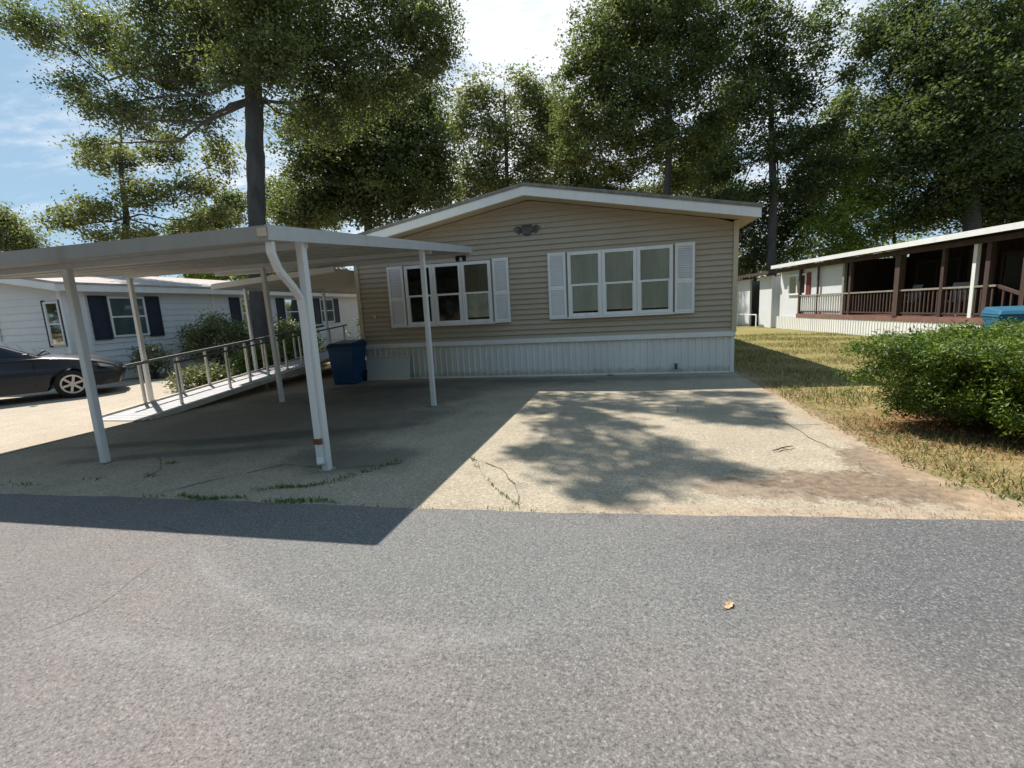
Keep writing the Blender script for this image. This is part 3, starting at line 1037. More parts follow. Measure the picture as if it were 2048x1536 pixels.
# ================================================================== BINS
def wheeled_bin(name, label, loc, rot, body_m, lid_m, w=0.62, d=0.72, h=1.02, patch=False):
    t = thing(name, label, 'trash bin', loc, rot)
    b = MB()
    lv = [(0.80, 0.0), (0.84, 0.05), (0.97, h * 0.80), (1.0, h * 0.81), (1.0, h * 0.88)]
    k = 0
    for s, zz in lv:
        b.v += [(-w / 2 * s, -d / 2 * s, zz), (w / 2 * s, -d / 2 * s, zz), (w / 2 * s, d / 2 * s, zz), (-w / 2 * s, d / 2 * s, zz)]
    for i in range(len(lv) - 1):
        for j in range(4):
            b.f.append((i * 4 + j, i * 4 + (j + 1) % 4, i * 4 + 4 + (j + 1) % 4, i * 4 + 4 + j))
    b.f.append((3, 2, 1, 0)); e = (len(lv) - 1) * 4; b.f.append((e, e + 1, e + 2, e + 3))
    bo = b.build('body', body_m, t, False, bevel=0.02)
    rim = MB(); rim.box(-w / 2 - 0.02, w / 2 + 0.02, -d / 2 - 0.02, d / 2 + 0.02, h * 0.85, h * 0.885); rim.build('rim', body_m, bo, False, bevel=0.012)
    l = MB()
    l.add([(-w / 2 - .03, -d / 2 - .04, h * 0.888), (w / 2 + .03, -d / 2 - .04, h * 0.888), (w / 2 + .03, d / 2 + .02, h * 0.888), (-w / 2 - .03, d / 2 + .02, h * 0.888),
           (-w / 2 + .02, -d / 2 + .03, h * 0.955), (w / 2 - .02, -d / 2 + .03, h * 0.955), (w / 2 - .02, d / 2 - .02, h), (-w / 2 + .02, d / 2 - .02, h)],
          [(3, 2, 1, 0), (4, 5, 6, 7), (0, 1, 5, 4), (1, 2, 6, 5), (2, 3, 7, 6), (3, 0, 4, 7)])
    lo = l.build('lid', lid_m, t, False, bevel=0.02)
    hd = MB(); hd.tube([(-w / 2 + .05, d / 2 + 0.02, h * 0.86), (-w / 2 + .05, d / 2 + .09, h * 0.90), (w / 2 - .05, d / 2 + .09, h * 0.90), (w / 2 - .05, d / 2 + .02, h * 0.86)], 0.016, 8)
    hd.build('handle', body_m, t, False)
    for sg in (-1, 1):
        wh = MB()
        prof = [(0.04, -0.03), (0.125, -0.03), (0.135, -0.015), (0.135, 0.015), (0.125, 0.03), (0.04, 0.03)]
        for r, zz in prof:
            pass
        tmp = MB(); tmp.lathe(prof, (0, 0, 0), 18, 'y')
        wh.add([(p[1] + sg * (w / 2 * 0.84 + 0.03), p[0] + d / 2 * 0.72, p[2] + 0.135) for p in tmp.v], tmp.f)
        wh.build('wheel', M['rubber'], t, False)
    if patch:
        pm = MB()
        for a in range(3):
            an = a * 2.094 + 0.5
            pm.bar((-0.10 * math.cos(an) - .02, -d / 2 * 0.99 - 0.008, h * 0.62 + 0.10 * math.sin(an)), (-0.10 * math.cos(an + 1.3) - .02, -d / 2 * 0.99 - 0.008, h * 0.62 + 0.10 * math.sin(an + 1.3)), 0.05, 0.01, (0, 1, 0))
        pm.build('emblem', M['label_pale'], bo, False)
    return t


wheeled_bin('trash_bin', 'dark blue wheeled bin at the front left corner of the tan home', (-6.22, 10.12, 0), 0.05, M['bin_blue'], M['bin_blue_lid'])
wheeled_bin('trash_bin', 'brighter teal blue wheeled bin behind the green shrub at the right', (7.15, 10.2, 0), -0.25, M['bin_bright'], M['bin_teal_lid'], 0.66, 0.7, 1.15, True)

# white panel leaning at the skirting
sp = thing('access_panel', 'plain pale grey flat panel leaning on the skirting beside the dark blue bin', 'panel', (-5.45, 10.45, 0))
m = MB()
x0, x1 = -5.95, -4.80
m.add([(x0, 10.36, 0.0), (x1, 10.36, 0.0), (x1, 10.49, 0.56), (x0, 10.49, 0.56), (x0, 10.39, 0.0), (x1, 10.39, 0.0), (x1, 10.515, 0.56), (x0, 10.515, 0.56)],
      [(0, 1, 2, 3), (7, 6, 5, 4), (0, 4, 5, 1), (1, 5, 6, 2), (2, 6, 7, 3), (3, 7, 4, 0)])
m.build('sheet', M['panel_grey'], sp, bevel=0.006)
m = MB(); m.bar((x0, 10.489, 0.572), (x1, 10.489, 0.572), 0.04, 0.022); m.build('lit_top_edge', M['white_paint'], sp)  # white strip paints the light along the upper edge

# ================================================================== WHITE HOUSE (left)
wh = thing('white_house', 'long white-sided mobile home with navy shutters beyond the parked car', 'house', (-15, 10.3, 0))
WX, WY0, WY1, WW = -15.0, 10.35, 30.0, 8.2
WZ = 2.86
w = MB()
z = 0.35
while z < WZ - 0.01:
    z1 = min(z + 0.2, WZ)
    w.add([(WX + 0.025, WY0, z), (WX + 0.025, WY1, z), (WX, WY1, z1), (WX, WY0, z1)], [(0, 1, 2, 3)])
    w.add([(WX, WY0, z), (WX, WY1, z), (WX + 0.025, WY1, z), (WX + 0.025, WY0, z)], [(0, 1, 2, 3)])
    z += 0.2
z = 0.35
xm = WX - WW / 2
zr = WZ + 0.17 * WW / 2
while z < zr:
    z1 = z + 0.2
    def ext2(zz):
        hf = WW / 2 if zz <= WZ else max(0, (zr - zz) / 0.17)
        return xm - hf, xm + hf
    a0, a1 = ext2(z); b0, b1 = ext2(z1)
    w.add([(a0, WY0 - 0.02, z), (a1, WY0 - 0.02, z), (b1, WY0, z1), (b0, WY0, z1)], [(0, 1, 2, 3)])
    w.add([(a0, WY0, z), (a1, WY0, z), (a1, WY0 - 0.02, z), (a0, WY0 - 0.02, z)], [(0, 1, 2, 3)])
    z += 0.2
w.box(WX - WW, WX - WW + 0.1, WY0 + .01, WY1, 0.35, WZ)
wo = w.build('wall', M['siding_white'], wh)
s_ = MB(); s_.box(WX - WW + .02, WX - 0.03, WY0 + 0.02, WY1 - .02, 0, 0.36); s_.build('foundation', M['white_metal'], wh)
for x0, x1, y0, y1 in ((WX - 0.09, WX + 0.045, WY0 - 0.045, WY0 + 0.10), (WX + 0.001, WX + 0.05, WY0 + 0.42, WY0 + 0.56), (WX + 0.001, WX + 0.04, 15.4, 15.48)):
    c_ = MB()
    c_.box(x0, x1, y0, y1, 0.3, WZ - .01)
    c_.build('corner_trim', M['white_paint'], wo)
r_ = MB()
for sg in (-1, 1):
    e = WW / 2 + 0.4
    r_.prism([(xm, zr + 0.13), (xm + sg * e, zr + 0.13 - 0.17 * e), (xm + sg * e, zr + 0.07 - 0.17 * e), (xm, zr + 0.07)], WY0 - 0.35, WY1 + 0.3)
ro = r_.build('roof', M['shingle_pale'], wh)
f_ = MB()
for sg in (-1, 1):
    e = WW / 2 + 0.38
    f_.prism([(xm + sg * e, zr + 0.065 - 0.17 * e), (xm + sg * e, zr - 0.12 - 0.17 * e), (xm + sg * (e - .03), zr - 0.12 - 0.17 * e), (xm + sg * (e - .03), zr + 0.068 - 0.17 * e)], WY0 - 0.33, WY1 + .2)
    f_.prism([(xm, zr + 0.065), (xm + sg * e, zr + 0.065 - 0.17 * e), (xm + sg * e, zr - 0.12 - 0.17 * e), (xm, zr - 0.12)], WY0 - 0.36, WY0 - 0.331)
    f_.prism([(xm + sg * (WW / 2 + .03), WZ - 0.02), (xm + sg * (e - .03), WZ - 0.02), (xm + sg * (e - .03), WZ + 0.0), (xm + sg * (WW / 2 + .03), WZ + 0.0)], WY0 - 0.32, WY1 + .1)
f_.build('fascia', M['white_paint'], ro)


def side_window(parent, y0, y1, z0, z1, x, blind, muntin=False):
    f = MB(); fw = 0.06
    f.box(x, x + 0.05, y0, y0 + fw, z0, z1); f.box(x, x + 0.05, y1 - fw, y1, z0, z1)
    zm = (z0 + z1) / 2
    for a, b in ((z0, z0 + fw), (zm - .025, zm + .025), (z1 - fw, z1)):
        f.box(x, x + 0.047, y0 + fw, y1 - fw, a, b)
    fo = f.build('window', M['white_paint'], parent)
    g = MB(); g.add([(x + .03, y0 + fw, z0 + fw), (x + .03, y1 - fw, z0 + fw), (x + .03, y1 - fw, z1 - fw), (x + .03, y0 + fw, z1 - fw)], [(0, 1, 2, 3)])
    g.build('pane', M['glass'], fo)
    b = MB(); b.add([(x + .008, y0 + fw, z0 + fw), (x + .008, y1 - fw, z0 + fw), (x + .008, y1 - fw, z1 - fw), (x + .008, y0 + fw, z1 - fw)], [(0, 1, 2, 3)])
    b.build('blind', blind, fo)


def side_shutter(parent, y0, y1, z0, z1, x, mat):
    s = MB()
    s.box(x, x + 0.03, y0, y1, z0, z1)
    s.box(x + .0302, x + .045, y0, y0 + .06, z0, z1); s.box(x + .0302, x + .045, y1 - .06, y1, z0, z1)
    n = int((z1 - z0) / 0.08)
    for i in range(n):
        c = z0 + (z1 - z0) * (i + .5) / n
        s.add([(x + .044, y0 + .06, c - .035), (x + .044, y1 - .06, c - .035), (x + .031, y1 - .06, c + .035), (x + .031, y0 + .06, c + .035)], [(0, 1, 2, 3)])
    s.build('shutter', mat, parent)


M['blind_teal'] = plain('blind_teal', (0.22, 0.27, 0.28), 0.7, 0.2, 2)
for (a, b) in ((11.52, 12.68), (16.75, 17.9), (19.45, 20.7), (22.2, 23.4)):
    side_window(wh, a, b, 1.32, 2.56, WX + 0.026, M['blind_teal'])
    side_shutter(wh, a - 0.52, a - 0.02, 1.27, 2.58, WX + 0.026, M['shutter_navy'])
    side_shutter(wh, b + 0.02, b + 0.52, 1.27, 2.58, WX + 0.026, M['shutter_navy'])
# narrow leaded window in the gable end
window(wh, -15.62, -15.08, 1.2, 2.42, WY0 - 0.022, M['blind_teal'], dk, 0.05)
gs = MB(); gs.box(-15.70, -15.63, WY0 - .06, WY0 - .021, 1.15, 2.47); gs.box(-15.07, -15.0 - .1 + .06, WY0 - .06, WY0 - .021, 1.15, 2.47); gs.build('shutter', M['shutter_navy'], wh)
window(wh, -18.6, -17.5, 1.2, 2.4, WY0 - 0.022, M['blind_teal'], M['blind_teal'], 0.05)


# ================================================================== CAR
def make_car(loc, rot):
    t = thing('parked_car', 'dark navy sedan parked before the white house, its nose towards the ramp', 'car', loc, rot)
    R_, WB = 0.335, 2.75
    # body side outline, x forward, front axle at 0
    top = [(0.90, 0.40), (0.92, 0.52), (0.88, 0.64), (0.76, 0.74), (0.45, 0.86), (0.0, 0.945), (-0.45, 1.0), (-1.0, 1.01), (-2.6, 1.03), (-3.3, 1.06), (-3.72, 1.02), (-3.80, 0.85), (-3.80, 0.5), (-3.70, 0.30)]

    def arch(cx):
        return [(cx + (R_ + 0.05) * math.cos(a), 0.33 + (R_ + 0.05) * math.sin(a)) for a in np.linspace(math.pi, 0, 13)]
    bottom = [(-3.2, 0.24)] + [(x, zz) for x, zz in arch(-WB) if zz > 0.24] + [(-2.3, 0.22), (-0.45, 0.22)] + [(x, zz) for x, zz in arch(0)] + [(0.50, 0.24), (0.85, 0.26)]
    poly = top + bottom
    # sides curve in towards the top and the ends
    b = MB()
    n = len(poly)
    rows = [-0.90, -0.86, -0.70, 0.70, 0.86, 0.90]
    for yy in rows:
        for x, zz in poly:
            k = 1.0
            if abs(yy) > 0.8:
                k = 1.0
            tuck = 0.07 * max(0, (zz - 0.62) / 0.4) + 0.42 * max(0, x - 0.25) ** 1.6 + 0.10 * max(0, -3.1 - x)
            y2 = math.copysign(abs(yy) - (tuck if abs(yy) > 0.6 else 0), yy)
            z2 = zz + (0.0 if abs(yy) > 0.8 else (0.03 if zz > 0.6 else 0.0))
            inset = 0.02 if abs(yy) > 0.89 else 0.0
            cx_, cz_ = -1.4, 0.6
            b.v.append((x - inset * (1 if x > cx_ else -1), y2, z2 - inset * (1 if zz > cz_ else -1) * (1 if (x, zz) in top else 0)))
    for r in range(len(rows) - 1):
        for i in range(n):
            j = (i + 1) % n
            b.f.append((r * n + i, r * n + j, (r + 1) * n + j, (r + 1) * n + i))
    b.f.append(tuple(range(n))); b.f.append(tuple((len(rows) - 1) * n + i for i in reversed(range(n))))
    bo = b.build('body', M['car_paint'], t, False, smooth=False)
    for p in bo.data.polygons: p.use_smooth = len(p.vertices) == 4
    # cabin
    low = [(-0.42, 1.0), (-1.05, 1.012), (-2.0, 1.02), (-2.95, 1.05), (-3.15, 1.06)]
    cab = MB()
    pr = [(-0.42, 0.995), (-1.25, 1.40), (-1.75, 1.455), (-2.3, 1.43), (-3.2, 1.07)]
    yb, yt = 0.80, 0.58
    ring = []
    for sg in (-1, 1):
        for x, zz in pr:
            ring.append((x, sg * (yb if zz < 1.1 else yt), zz))
    cab.add(ring, [(0, 1, 6, 5), (1, 2, 7, 6), (2, 3, 8, 7), (3, 4, 9, 8), (0, 4, 3, 2, 1), (5, 6, 7, 8, 9)])
    co = cab.build('cabin', M['car_paint'], t, False, bevel=0.03)

    def pane(name, pts, off):
        g = MB(); g.add([(p[0] + off[0], p[1] + off[1], p[2] + off[2]) for p in pts], [tuple(range(len(pts)))]); g.build(name, M['black_plastic'] if False else M['car_glass'], co, False)
        g = MB(); g.add([(p[0] + off[0] * .5, p[1] + off[1] * .5, p[2] + off[2] * .5) for p in pts], [tuple(range(len(pts)))]); g.build('dark_interior', M['dark_room'], co, False)
    pane('windscreen', [(-0.52, -0.72, 1.045), (-0.52, 0.72, 1.045), (-1.22, 0.56, 1.385), (-1.22, -0.56, 1.385)], (0.006, 0, 0.012))
    for sg in (-1, 1):
        def sp_(x, zz):
            f = (zz - 1.0) / 0.42
            return (x, sg * (yb - (yb - yt) * min(1, f)), zz)
        pane('side_window', [sp_(-0.78, 1.06), sp_(-1.32, 1.36), sp_(-1.68, 1.39), sp_(-1.68, 1.06)], (0, sg * 0.012, 0.005))
        pane('side_window', [sp_(-1.78, 1.06), sp_(-1.78, 1.39), sp_(-2.25, 1.37), sp_(-2.75, 1.12), sp_(-2.7, 1.06)], (0, sg * 0.012, 0.005))
        mi = MB(); mi.add([(-0.72, sg * 0.86, 1.02), (-0.60, sg * 0.88, 1.05), (-0.60, sg * 1.02, 1.05), (-0.70, sg * 1.02, 1.03), (-0.74, sg * 0.86, 1.13), (-0.63, sg * 0.88, 1.13), (-0.64, sg * 1.02, 1.12), (-0.72, sg * 1.02, 1.12)],
                          [(0, 1, 2, 3), (4, 5, 6, 7), (0, 1, 5, 4), (1, 2, 6, 5), (2, 3, 7, 6), (3, 0, 4, 7)])
        mi.build('mirror', M['car_paint'], t, False, bevel=0.015)
        hl = MB(); hl.add([(0.55, sg * 0.842, 0.70), (0.80, sg * 0.72, 0.66), (0.89, sg * 0.60, 0.62), (0.86, sg * 0.60, 0.68), (0.74, sg * 0.70, 0.73), (0.50, sg * 0.835, 0.79)], [(0, 1, 2, 3, 4, 5)])
        hl.build('headlight', M['alloy'], t, False)
        ds = MB()
        ds.bar((-0.62, sg * 0.900, 0.32), (-0.60, sg * 0.872, 0.92), 0.008, 0.01, (0, 1, 0)); ds.bar((-1.74, sg * 0.900, 0.32), (-1.74, sg * 0.872, 0.92), 0.008, 0.01, (0, 1, 0))
        ds.build('door_seam', M['dark_room'], t, False)
        hn = MB(); hn.bar((-1.50, sg * 0.888, 0.86), (-1.66, sg * 0.888, 0.865), 0.03, 0.035); hn.build('door_handle', M['car_paint'], t, False)
        for cx_ in (0.0, -WB):
            w_ = MB(); w_.lathe([(0.01, -0.04), (0.215, -0.04), (0.225, -0.10), (R_ - 0.03, -0.10), (R_, -0.07), (R_, 0.07), (R_ - 0.03, 0.10), (0.225, 0.10), (0.215, 0.04), (0.01, 0.04)], (cx_, sg * 0.80, R_), 28, 'y')
            wo_ = w_.build('wheel', M['rubber'], t, False)
            for p in wo_.data.polygons: p.use_smooth = False
            rm = MB()
            yo = sg * 0.895
            rm.lathe([(0.19, -0.01), (0.225, -0.012), (0.225, 0.012), (0.19, 0.01), (0.19, -0.01)], (cx_, yo, R_), 28, 'y', False)
            rm.lathe([(0.0, -0.012), (0.055, -0.012), (0.055, 0.014), (0.0, 0.014)], (cx_, yo, R_), 14, 'y')
            for q in range(6):
                an = 2 * math.pi * q / 6 + 0.3
                rm.bar((cx_ + 0.04 * math.cos(an), yo, R_ + 0.04 * math.sin(an)), (cx_ + 0.21 * math.cos(an), yo, R_ + 0.21 * math.sin(an)), 0.05, 0.02, (0, 1, 0))
            rm.build('rim', M['alloy'], wo_, False)
            dd = MB(); dd.lathe([(0.0, -0.004), (0.198, -0.004), (0.198, 0.004), (0.0, 0.004)], (cx_, sg * 0.855, R_), 20, 'y'); dd.build('brake_disc', M['dark_room'], wo_, False)
    gr = MB(); gr.box(0.925, 0.955, -0.40, 0.40, 0.48, 0.60); gr.build('grille', M['black_plastic'], t, False)
    return t


make_car((-13.26, 9.16, 0.0), 0.84)

# ================================================================== RIGHT HOUSE with porch
A0 = np.array([9.36, 14.3]); D0 = np.array([-1.19, 6.4]); D0 = D0 / np.linalg.norm(D0)
RN = np.array([D0[1], -D0[0]])      # towards the house (away from the lawn)
rot_r = math.atan2(D0[1], D0[0])    # local x runs along the porch, local -y points to the house
rh = thing('porch_house', 'white and brown mobile home with a long covered porch behind the green shrub', 'house', (A0[0], A0[1], 0), rot_r)
# local frame: x = s along porch (far end positive), y = -distance towards the house
PB = -2.3
dkm = MB()
n = 40
for i in range(16):
    y1 = -0.02 - i * 0.145
    dkm.box(-0.3, 8.3, y1 - 0.138, y1, 0.66, 0.70)
dkm.box(-0.3, 8.3, -0.018, 0.025, 0.56, 0.705)
dkm.build('porch_deck', M['deck_red'], rh, False)
sk2 = MB(); ribbed(sk2, (-0.3, 0.0), (9.9, 0.0), 0.0, 0.56, 0.13, 0.014, (0, 1)); ribbed(sk2, (-0.3, PB), (-0.3, 0.0), 0.0, 0.56, 0.13, 0.014, (-1, 0))
sk2.box(-0.3, 9.9, -0.06, -0.03, 0.0, 0.55)
sk2.build('skirting', M['white_paint'], rh, False)
# house wall: far white part, near brown part
w1 = MB(); w1.box(5.45, 9.9, PB - 0.05, -0.13, 0.0, 2.66); w1.build('white_wall', M['siding_white'], rh, False)
w2 = MB(); w2.box(-9.0, 5.44, PB - 0.06, PB - 0.005, 0.0, 2.9)
for i in range(60):
    w2.box(-9.0 + i * 0.236, -8.99 + i * 0.236 + 0.20, PB - 0.0048, PB + 0.006, 0.7, 2.88)
w2.box(5.446, 5.47, PB, -0.125, 0.7, 2.66) if False else w2.box(5.40, 5.446, PB + 0.01, -0.11, 0.70, 2.66)
w2.build('brown_wall', M['brown_siding'], rh, False)
w3 = MB(); w3.box(-9.0, 9.9, PB - 4.3, PB - 4.2, 0, 2.9); w3.box(-9.0, -8.9, PB - 4.19, PB - .07, 0, 2.9); w3.box(9.8, 9.9, PB - 4.19, PB - .07, 0, 2.9); w3.build('back_wall', M['siding_white'], rh, False)
rr = MB()
rr.add([(-9.2, 0.25, 2.86), (10.0, 0.25, 2.78), (10.0, PB - 2.2, 3.38), (-9.2, PB - 2.2, 3.46), (10.0, PB - 4.5, 2.95), (-9.2, PB - 4.5, 3.03)], [(0, 1, 2, 3), (3, 2, 4, 5)])
rr.add([(-9.2, 0.22, 2.80), (10.0, 0.22, 2.72), (10.0, PB - 2.2, 3.32), (-9.2, PB - 2.2, 3.40), (10.0, PB - 4.5, 2.89), (-9.2, PB - 4.5, 2.97)], [(3, 2, 1, 0), (5, 4, 2, 3)])
rro = rr.build('roof', M['white_metal'], rh, False)
fb = MB(); fb.bar((-9.2, 0.27, 2.92), (10.0, 0.27, 2.80), 0.05, 0.15); fb.build('gutter', M['white_paint'], rro, False)
bb = MB(); bb.bar((-9.0, 0.0, 2.74), (9.9, 0.0, 2.62), 0.09, 0.16); bb.build('porch_beam', M['brown_wood'], rh, False)
for s, mt, wd in ((8.2, 'brown_wood', 0.10), (7.0, 'brown_wood', 0.06), (5.45, 'grey_wood', 0.10), (5.1, 'brown_wood', 0.10), (2.9, 'brown_wood', 0.19), (1.35, 'brown_wood', 0.10), (0.42, 'white_paint', 0.10), (0.05, 'brown_wood', 0.12), (-0.85, 'brown_wood', 0.11), (-3.0, 'brown_wood', 0.12), (-5.5, 'brown_wood', 0.12), (-8.0, 'brown_wood', 0.12)):
    p = MB(); p.bar((s, -0.05, 0.0 if s < -.2 else 0.70), (s, -0.05, 2.64), wd); p.build('porch_post', M[mt], rh, False)
tr = MB(); tr.bar((-0.2, -0.05, 1.52), (8.2, -0.05, 1.46), 0.09, 0.05); tr.build('top_rail', M['grey_wood'], rh, False)
cl_ = MB(); cl_.add([(-9.1, 0.18, 2.775), (5.44, 0.18, 2.71), (5.44, PB, 2.86), (-9.1, PB, 2.92)], [(0, 1, 2, 3)]); cl_.build('porch_shade_sheet', M['brown_siding'], rh, False)  # dark sheet added under the white roof to deepen the porch shade
br_ = MB(); br_.bar((-0.2, -0.05, 0.80), (8.2, -0.05, 0.80), 0.05, 0.05); br_.build('bottom_rail', M['brown_wood'], rh, False)
for i in range(58):
    s = -0.1 + i * 0.143
    p = MB(); p.bar((s, -0.05, 0.82), (s, -0.05, 1.48), 0.04); p.build('baluster', M['brown_wood'] if s < 5.5 else M['white_paint'], rh, False)


def local_window(parent, x0, x1, z0, z1, y, frame, blind):
    f = MB(); fw = 0.07
    f.box(x0, x0 + fw, y, y + 0.06, z0, z1); f.box(x1 - fw, x1, y, y + 0.06, z0, z1)
    f.box(x0 + fw, x1 - fw, y, y + 0.057, z0, z0 + fw); f.box(x0 + fw, x1 - fw, y, y + 0.057, z1 - fw, z1)
    f.box((x0 + x1) / 2 - .03, (x0 + x1) / 2 + .03, y, y + 0.055, z0 + fw, z1 - fw)
    fo = f.build('window', frame, parent, False)
    g = MB(); g.add([(x0 + fw, y + .03, z0 + fw), (x1 - fw, y + .03, z0 + fw), (x1 - fw, y + .03, z1 - fw), (x0 + fw, y + .03, z1 - fw)], [(0, 1, 2, 3)]); g.build('pane', M['glass_dim'], fo, False)
    g = MB(); g.add([(x0 + fw, y + .01, z0 + fw), (x1 - fw, y + .01, z0 + fw), (x1 - fw, y + .01, z1 - fw), (x0 + fw, y + .01, z1 - fw)], [(0, 1, 2, 3)]); g.build('dark_interior', blind, fo, False)


M['porch_dim'] = plain('porch_dim', (0.055, 0.06, 0.05), 0.8, 0.2, 2)
for a, b in ((3.3, 5.0), (0.5, 2.0), (-1.6, -0.1), (-4.2, -2.4)):
    local_window(rh, a, b, 1.3, 2.45, PB + 0.008, M['brown_wood'], M['porch_dim'])
local_window(rh, 7.85, 9.2, 1.5, 2.38, -0.128, M['white_paint'], dk)
rs = MB(); rs.box(7.60, 7.84, -0.128, -0.09, 1.45, 2.40); rs.build('red_shutter', M['red_paint'], rh, False)
dr_ = MB(); dr_.box(2.15, 3.05, PB + 0.008, PB + 0.05, 0.7, 2.65); dr_.build('door', M['brown_wood'], rh, False)
# porch steps with sloping rail at the near end
sp2 = MB()
for i in range(4):
    sp2.box(-0.62 - i * 0.29, -0.32 - i * 0.29, -1.5, -0.1, 0.0, 0.54 - i * 0.14)
sp2.build('steps', M['brown_wood'], rh, False)
hr = MB()
for yy in (-0.08, -1.5):
    hr.bar((-0.2, yy, 1.50), (-1.7, yy, 0.95), 0.07, 0.07)
    for q in range(7):
        s = -0.35 - q * 0.2
        hr.bar((s, yy, 0.25), (s, yy, 1.45 + (s + 0.2) * 0.37), 0.04)
hr.build('step_rail', M['brown_wood'], rh, False)


def patio_chair(label, lx, ly, rz_):
    c = thing('patio_chair', label, 'chair', tuple(np.append(A0 + D0 * lx + RN * (-ly), 0.70)), rot_r + rz_)
    s = MB(); s.box(-0.25, 0.25, -0.25, 0.25, 0.40, 0.44); s.build('seat', M['chair_grey'], c, False, bevel=0.01)
    b = MB(); b.add([(-0.25, -0.25, 0.45), (0.25, -0.25, 0.45), (0.25, -0.37, 0.95), (-0.25, -0.37, 0.95), (-0.25, -0.22, 0.45), (0.25, -0.22, 0.45), (0.25, -0.34, 0.95), (-0.25, -0.34, 0.95)],
                    [(0, 1, 2, 3), (7, 6, 5, 4), (0, 4, 5, 1), (1, 5, 6, 2), (2, 6, 7, 3), (3, 7, 4, 0)]); b.build('backrest', M['chair_grey'], c, False, bevel=0.01)
    for x in (-.23, .23):
        for y in (-.23, .23):
            l = MB(); l.bar((x, y, 0), (x, y, 0.40), 0.035); l.build('leg', M['chair_grey'], c, False)
        a = MB(); a.bar((x, -.27, 0.64), (x, .25, 0.62), 0.05, 0.03); a.build('armrest', M['chair_grey'], c, False)
    return c


patio_chair('grey patio chair on the brown porch, nearer the white post', 1.75, -0.75, 0.3)
patio_chair('grey patio chair on the brown porch, deeper in beside the wide brown post', 3.7, -0.9, -0.2)

# shed beyond the far end of the porch
sh = thing('storage_shed', 'low white shed with brown roof edge and dark doorway beyond the porch', 'shed', tuple(np.append(A0 + D0 * 10.4, 0)), rot_r)
m = MB(); m.box(0, 1.15, -0.1, 0, 0, 2.45); m.box(2.15, 5.6, -0.1, 0, 0, 2.40); m.box(0, 5.6, -2.6, -2.5, 0, 2.4); m.box(0, 0.1, -2.49, -0.11, 0, 2.4); m.box(5.5, 5.6, -2.49, -.11, 0, 2.4)
m.build('wall', M['siding_white'], sh, False)
m = MB(); m.add([(-0.2, 0.3, 2.52), (5.9, 0.3, 2.46), (5.9, -2.8, 2.75), (-0.2, -2.8, 2.8), (-0.2, 0.3, 2.66), (5.9, 0.3, 2.60), (5.9, -2.8, 2.9), (-0.2, -2.8, 2.95)], [(0, 1, 2, 3), (7, 6, 5, 4), (0, 4, 5, 1), (1, 5, 6, 2), (2, 6, 7, 3), (3, 7, 4, 0)])
m.build('roof', M['brown_wood'], sh, False)
m = MB(); m.box(1.16, 2.14, -0.6, -0.55, 0, 2.4); m.build('doorway', dk, sh, False)
m = MB(); m.bar((0.9, 0.25, 0.62), (3.0, 0.25, 0.62), 0.04, 0.05); m.bar((0.9, .25, 0), (0.9, .25, .62), .05); m.bar((3.0, .25, 0), (3.0, .25, .62), .05); m.build('hand_rail', M['white_paint'], sh, False)

# ================================================================== TREES
GR = 'tall trees behind the homes'


def shadow_cast(gx, gy, z):
    return (gx - SUN[0] * -1 * 0 + SUN[0] / SUN[2] * z, gy + SUN[1] / SUN[2] * z, z)


# the big oak: trunk beyond the ramp; one limb reaches over the home and dapples the driveway
b1 = at(524, 735, 16.0); b1[2] = 0
ext = []
for gx, gy, r in ((-0.55, 4.75, .62), (-0.25, 4.2, .55), (0.25, 4.35, .45), (0.25, 4.95, .55), (-0.30, 5.35, .45), (0.72, 4.62, .40), (0.95, 4.45, .34), (0.62, 5.2, .34), (-0.9, 5.0, .28), (-0.1, 3.85, .3),
                  (-0.75, 6.1, .42), (-1.25, 6.95, .40), (-0.35, 6.5, .42), (0.15, 6.1, .25), (1.35, 6.45, .34), (1.75, 6.25, .32), (1.0, 6.9, .36), (0.2, 7.2, .48), (1.2, 7.45, .5), (-0.8, 7.5, .5),
                  (1.9, 7.3, .40), (-0.4, 8.2, .5), (0.6, 8.2, .45), (1.6, 8.3, .40), (-1.3, 8.2, .45), (2.1, 8.1, .3), (1.5, 6.9, .3), (2.05, 6.7, .2)):
    for q in range(3):
        zz = 12.6 + rng.uniform(-0.6, 0.6)
        s = shadow_cast(gx + rng.uniform(-.35, .35) * r, gy + rng.uniform(-.35, .35) * r, zz)
        ext.append((s[0], s[1], s[2], r * 0.85))
trunk1 = [b1, at(521, 640, 16.0), at(516, 500, 16.0), at(511, 330, 16.2), at(508, 200, 16.4), at(505, 110, 16.5), at(497, 20, 16.6), at(492, -80, 16.8), at(490, -200, 17)]
tree('oak_tree', 'tallest oak with a thick dark trunk rising behind the carport roof', trunk1, [0.50, 0.32, 0.29, 0.28, 0.30, 0.22, 0.17, 0.12, 0.06],
     px_lobes([(590, 40, 16.5, 110, 90), (440, 60, 17.5, 95, 85), (330, 120, 18.5, 105, 85), (200, 70, 19.5, 85, 50), (90, 65, 20, 65, 35), (40, 40, 20, 40, 20), (160, 180, 19.5, 40, 45), (240, 230, 19, 70, 50), (380, 230, 18.5, 60, 60),
               (660, 140, 17.5, 105, 90), (770, 60, 18, 105, 80), (850, 40, 18.5, 70, 60), (860, 120, 19, 50, 60), (760, 190, 19, 90, 60), (640, 240, 18, 85, 45), (190, 290, 20, 35, 20), (330, -20, 18, 120, 60), (560, -70, 17, 130, 70), (760, -50, 18, 120, 60), (560, 150, 15.2, 60, 60), (520, 20, 15, 90, 60), (480, -40, 15.3, 100, 60), (455, 130, 15.4, 45, 50), (560, 90, 15.0, 50, 45)]),
     'oak', 0.125, 1.5, 0.50, 46, None, 12, extra=ext)


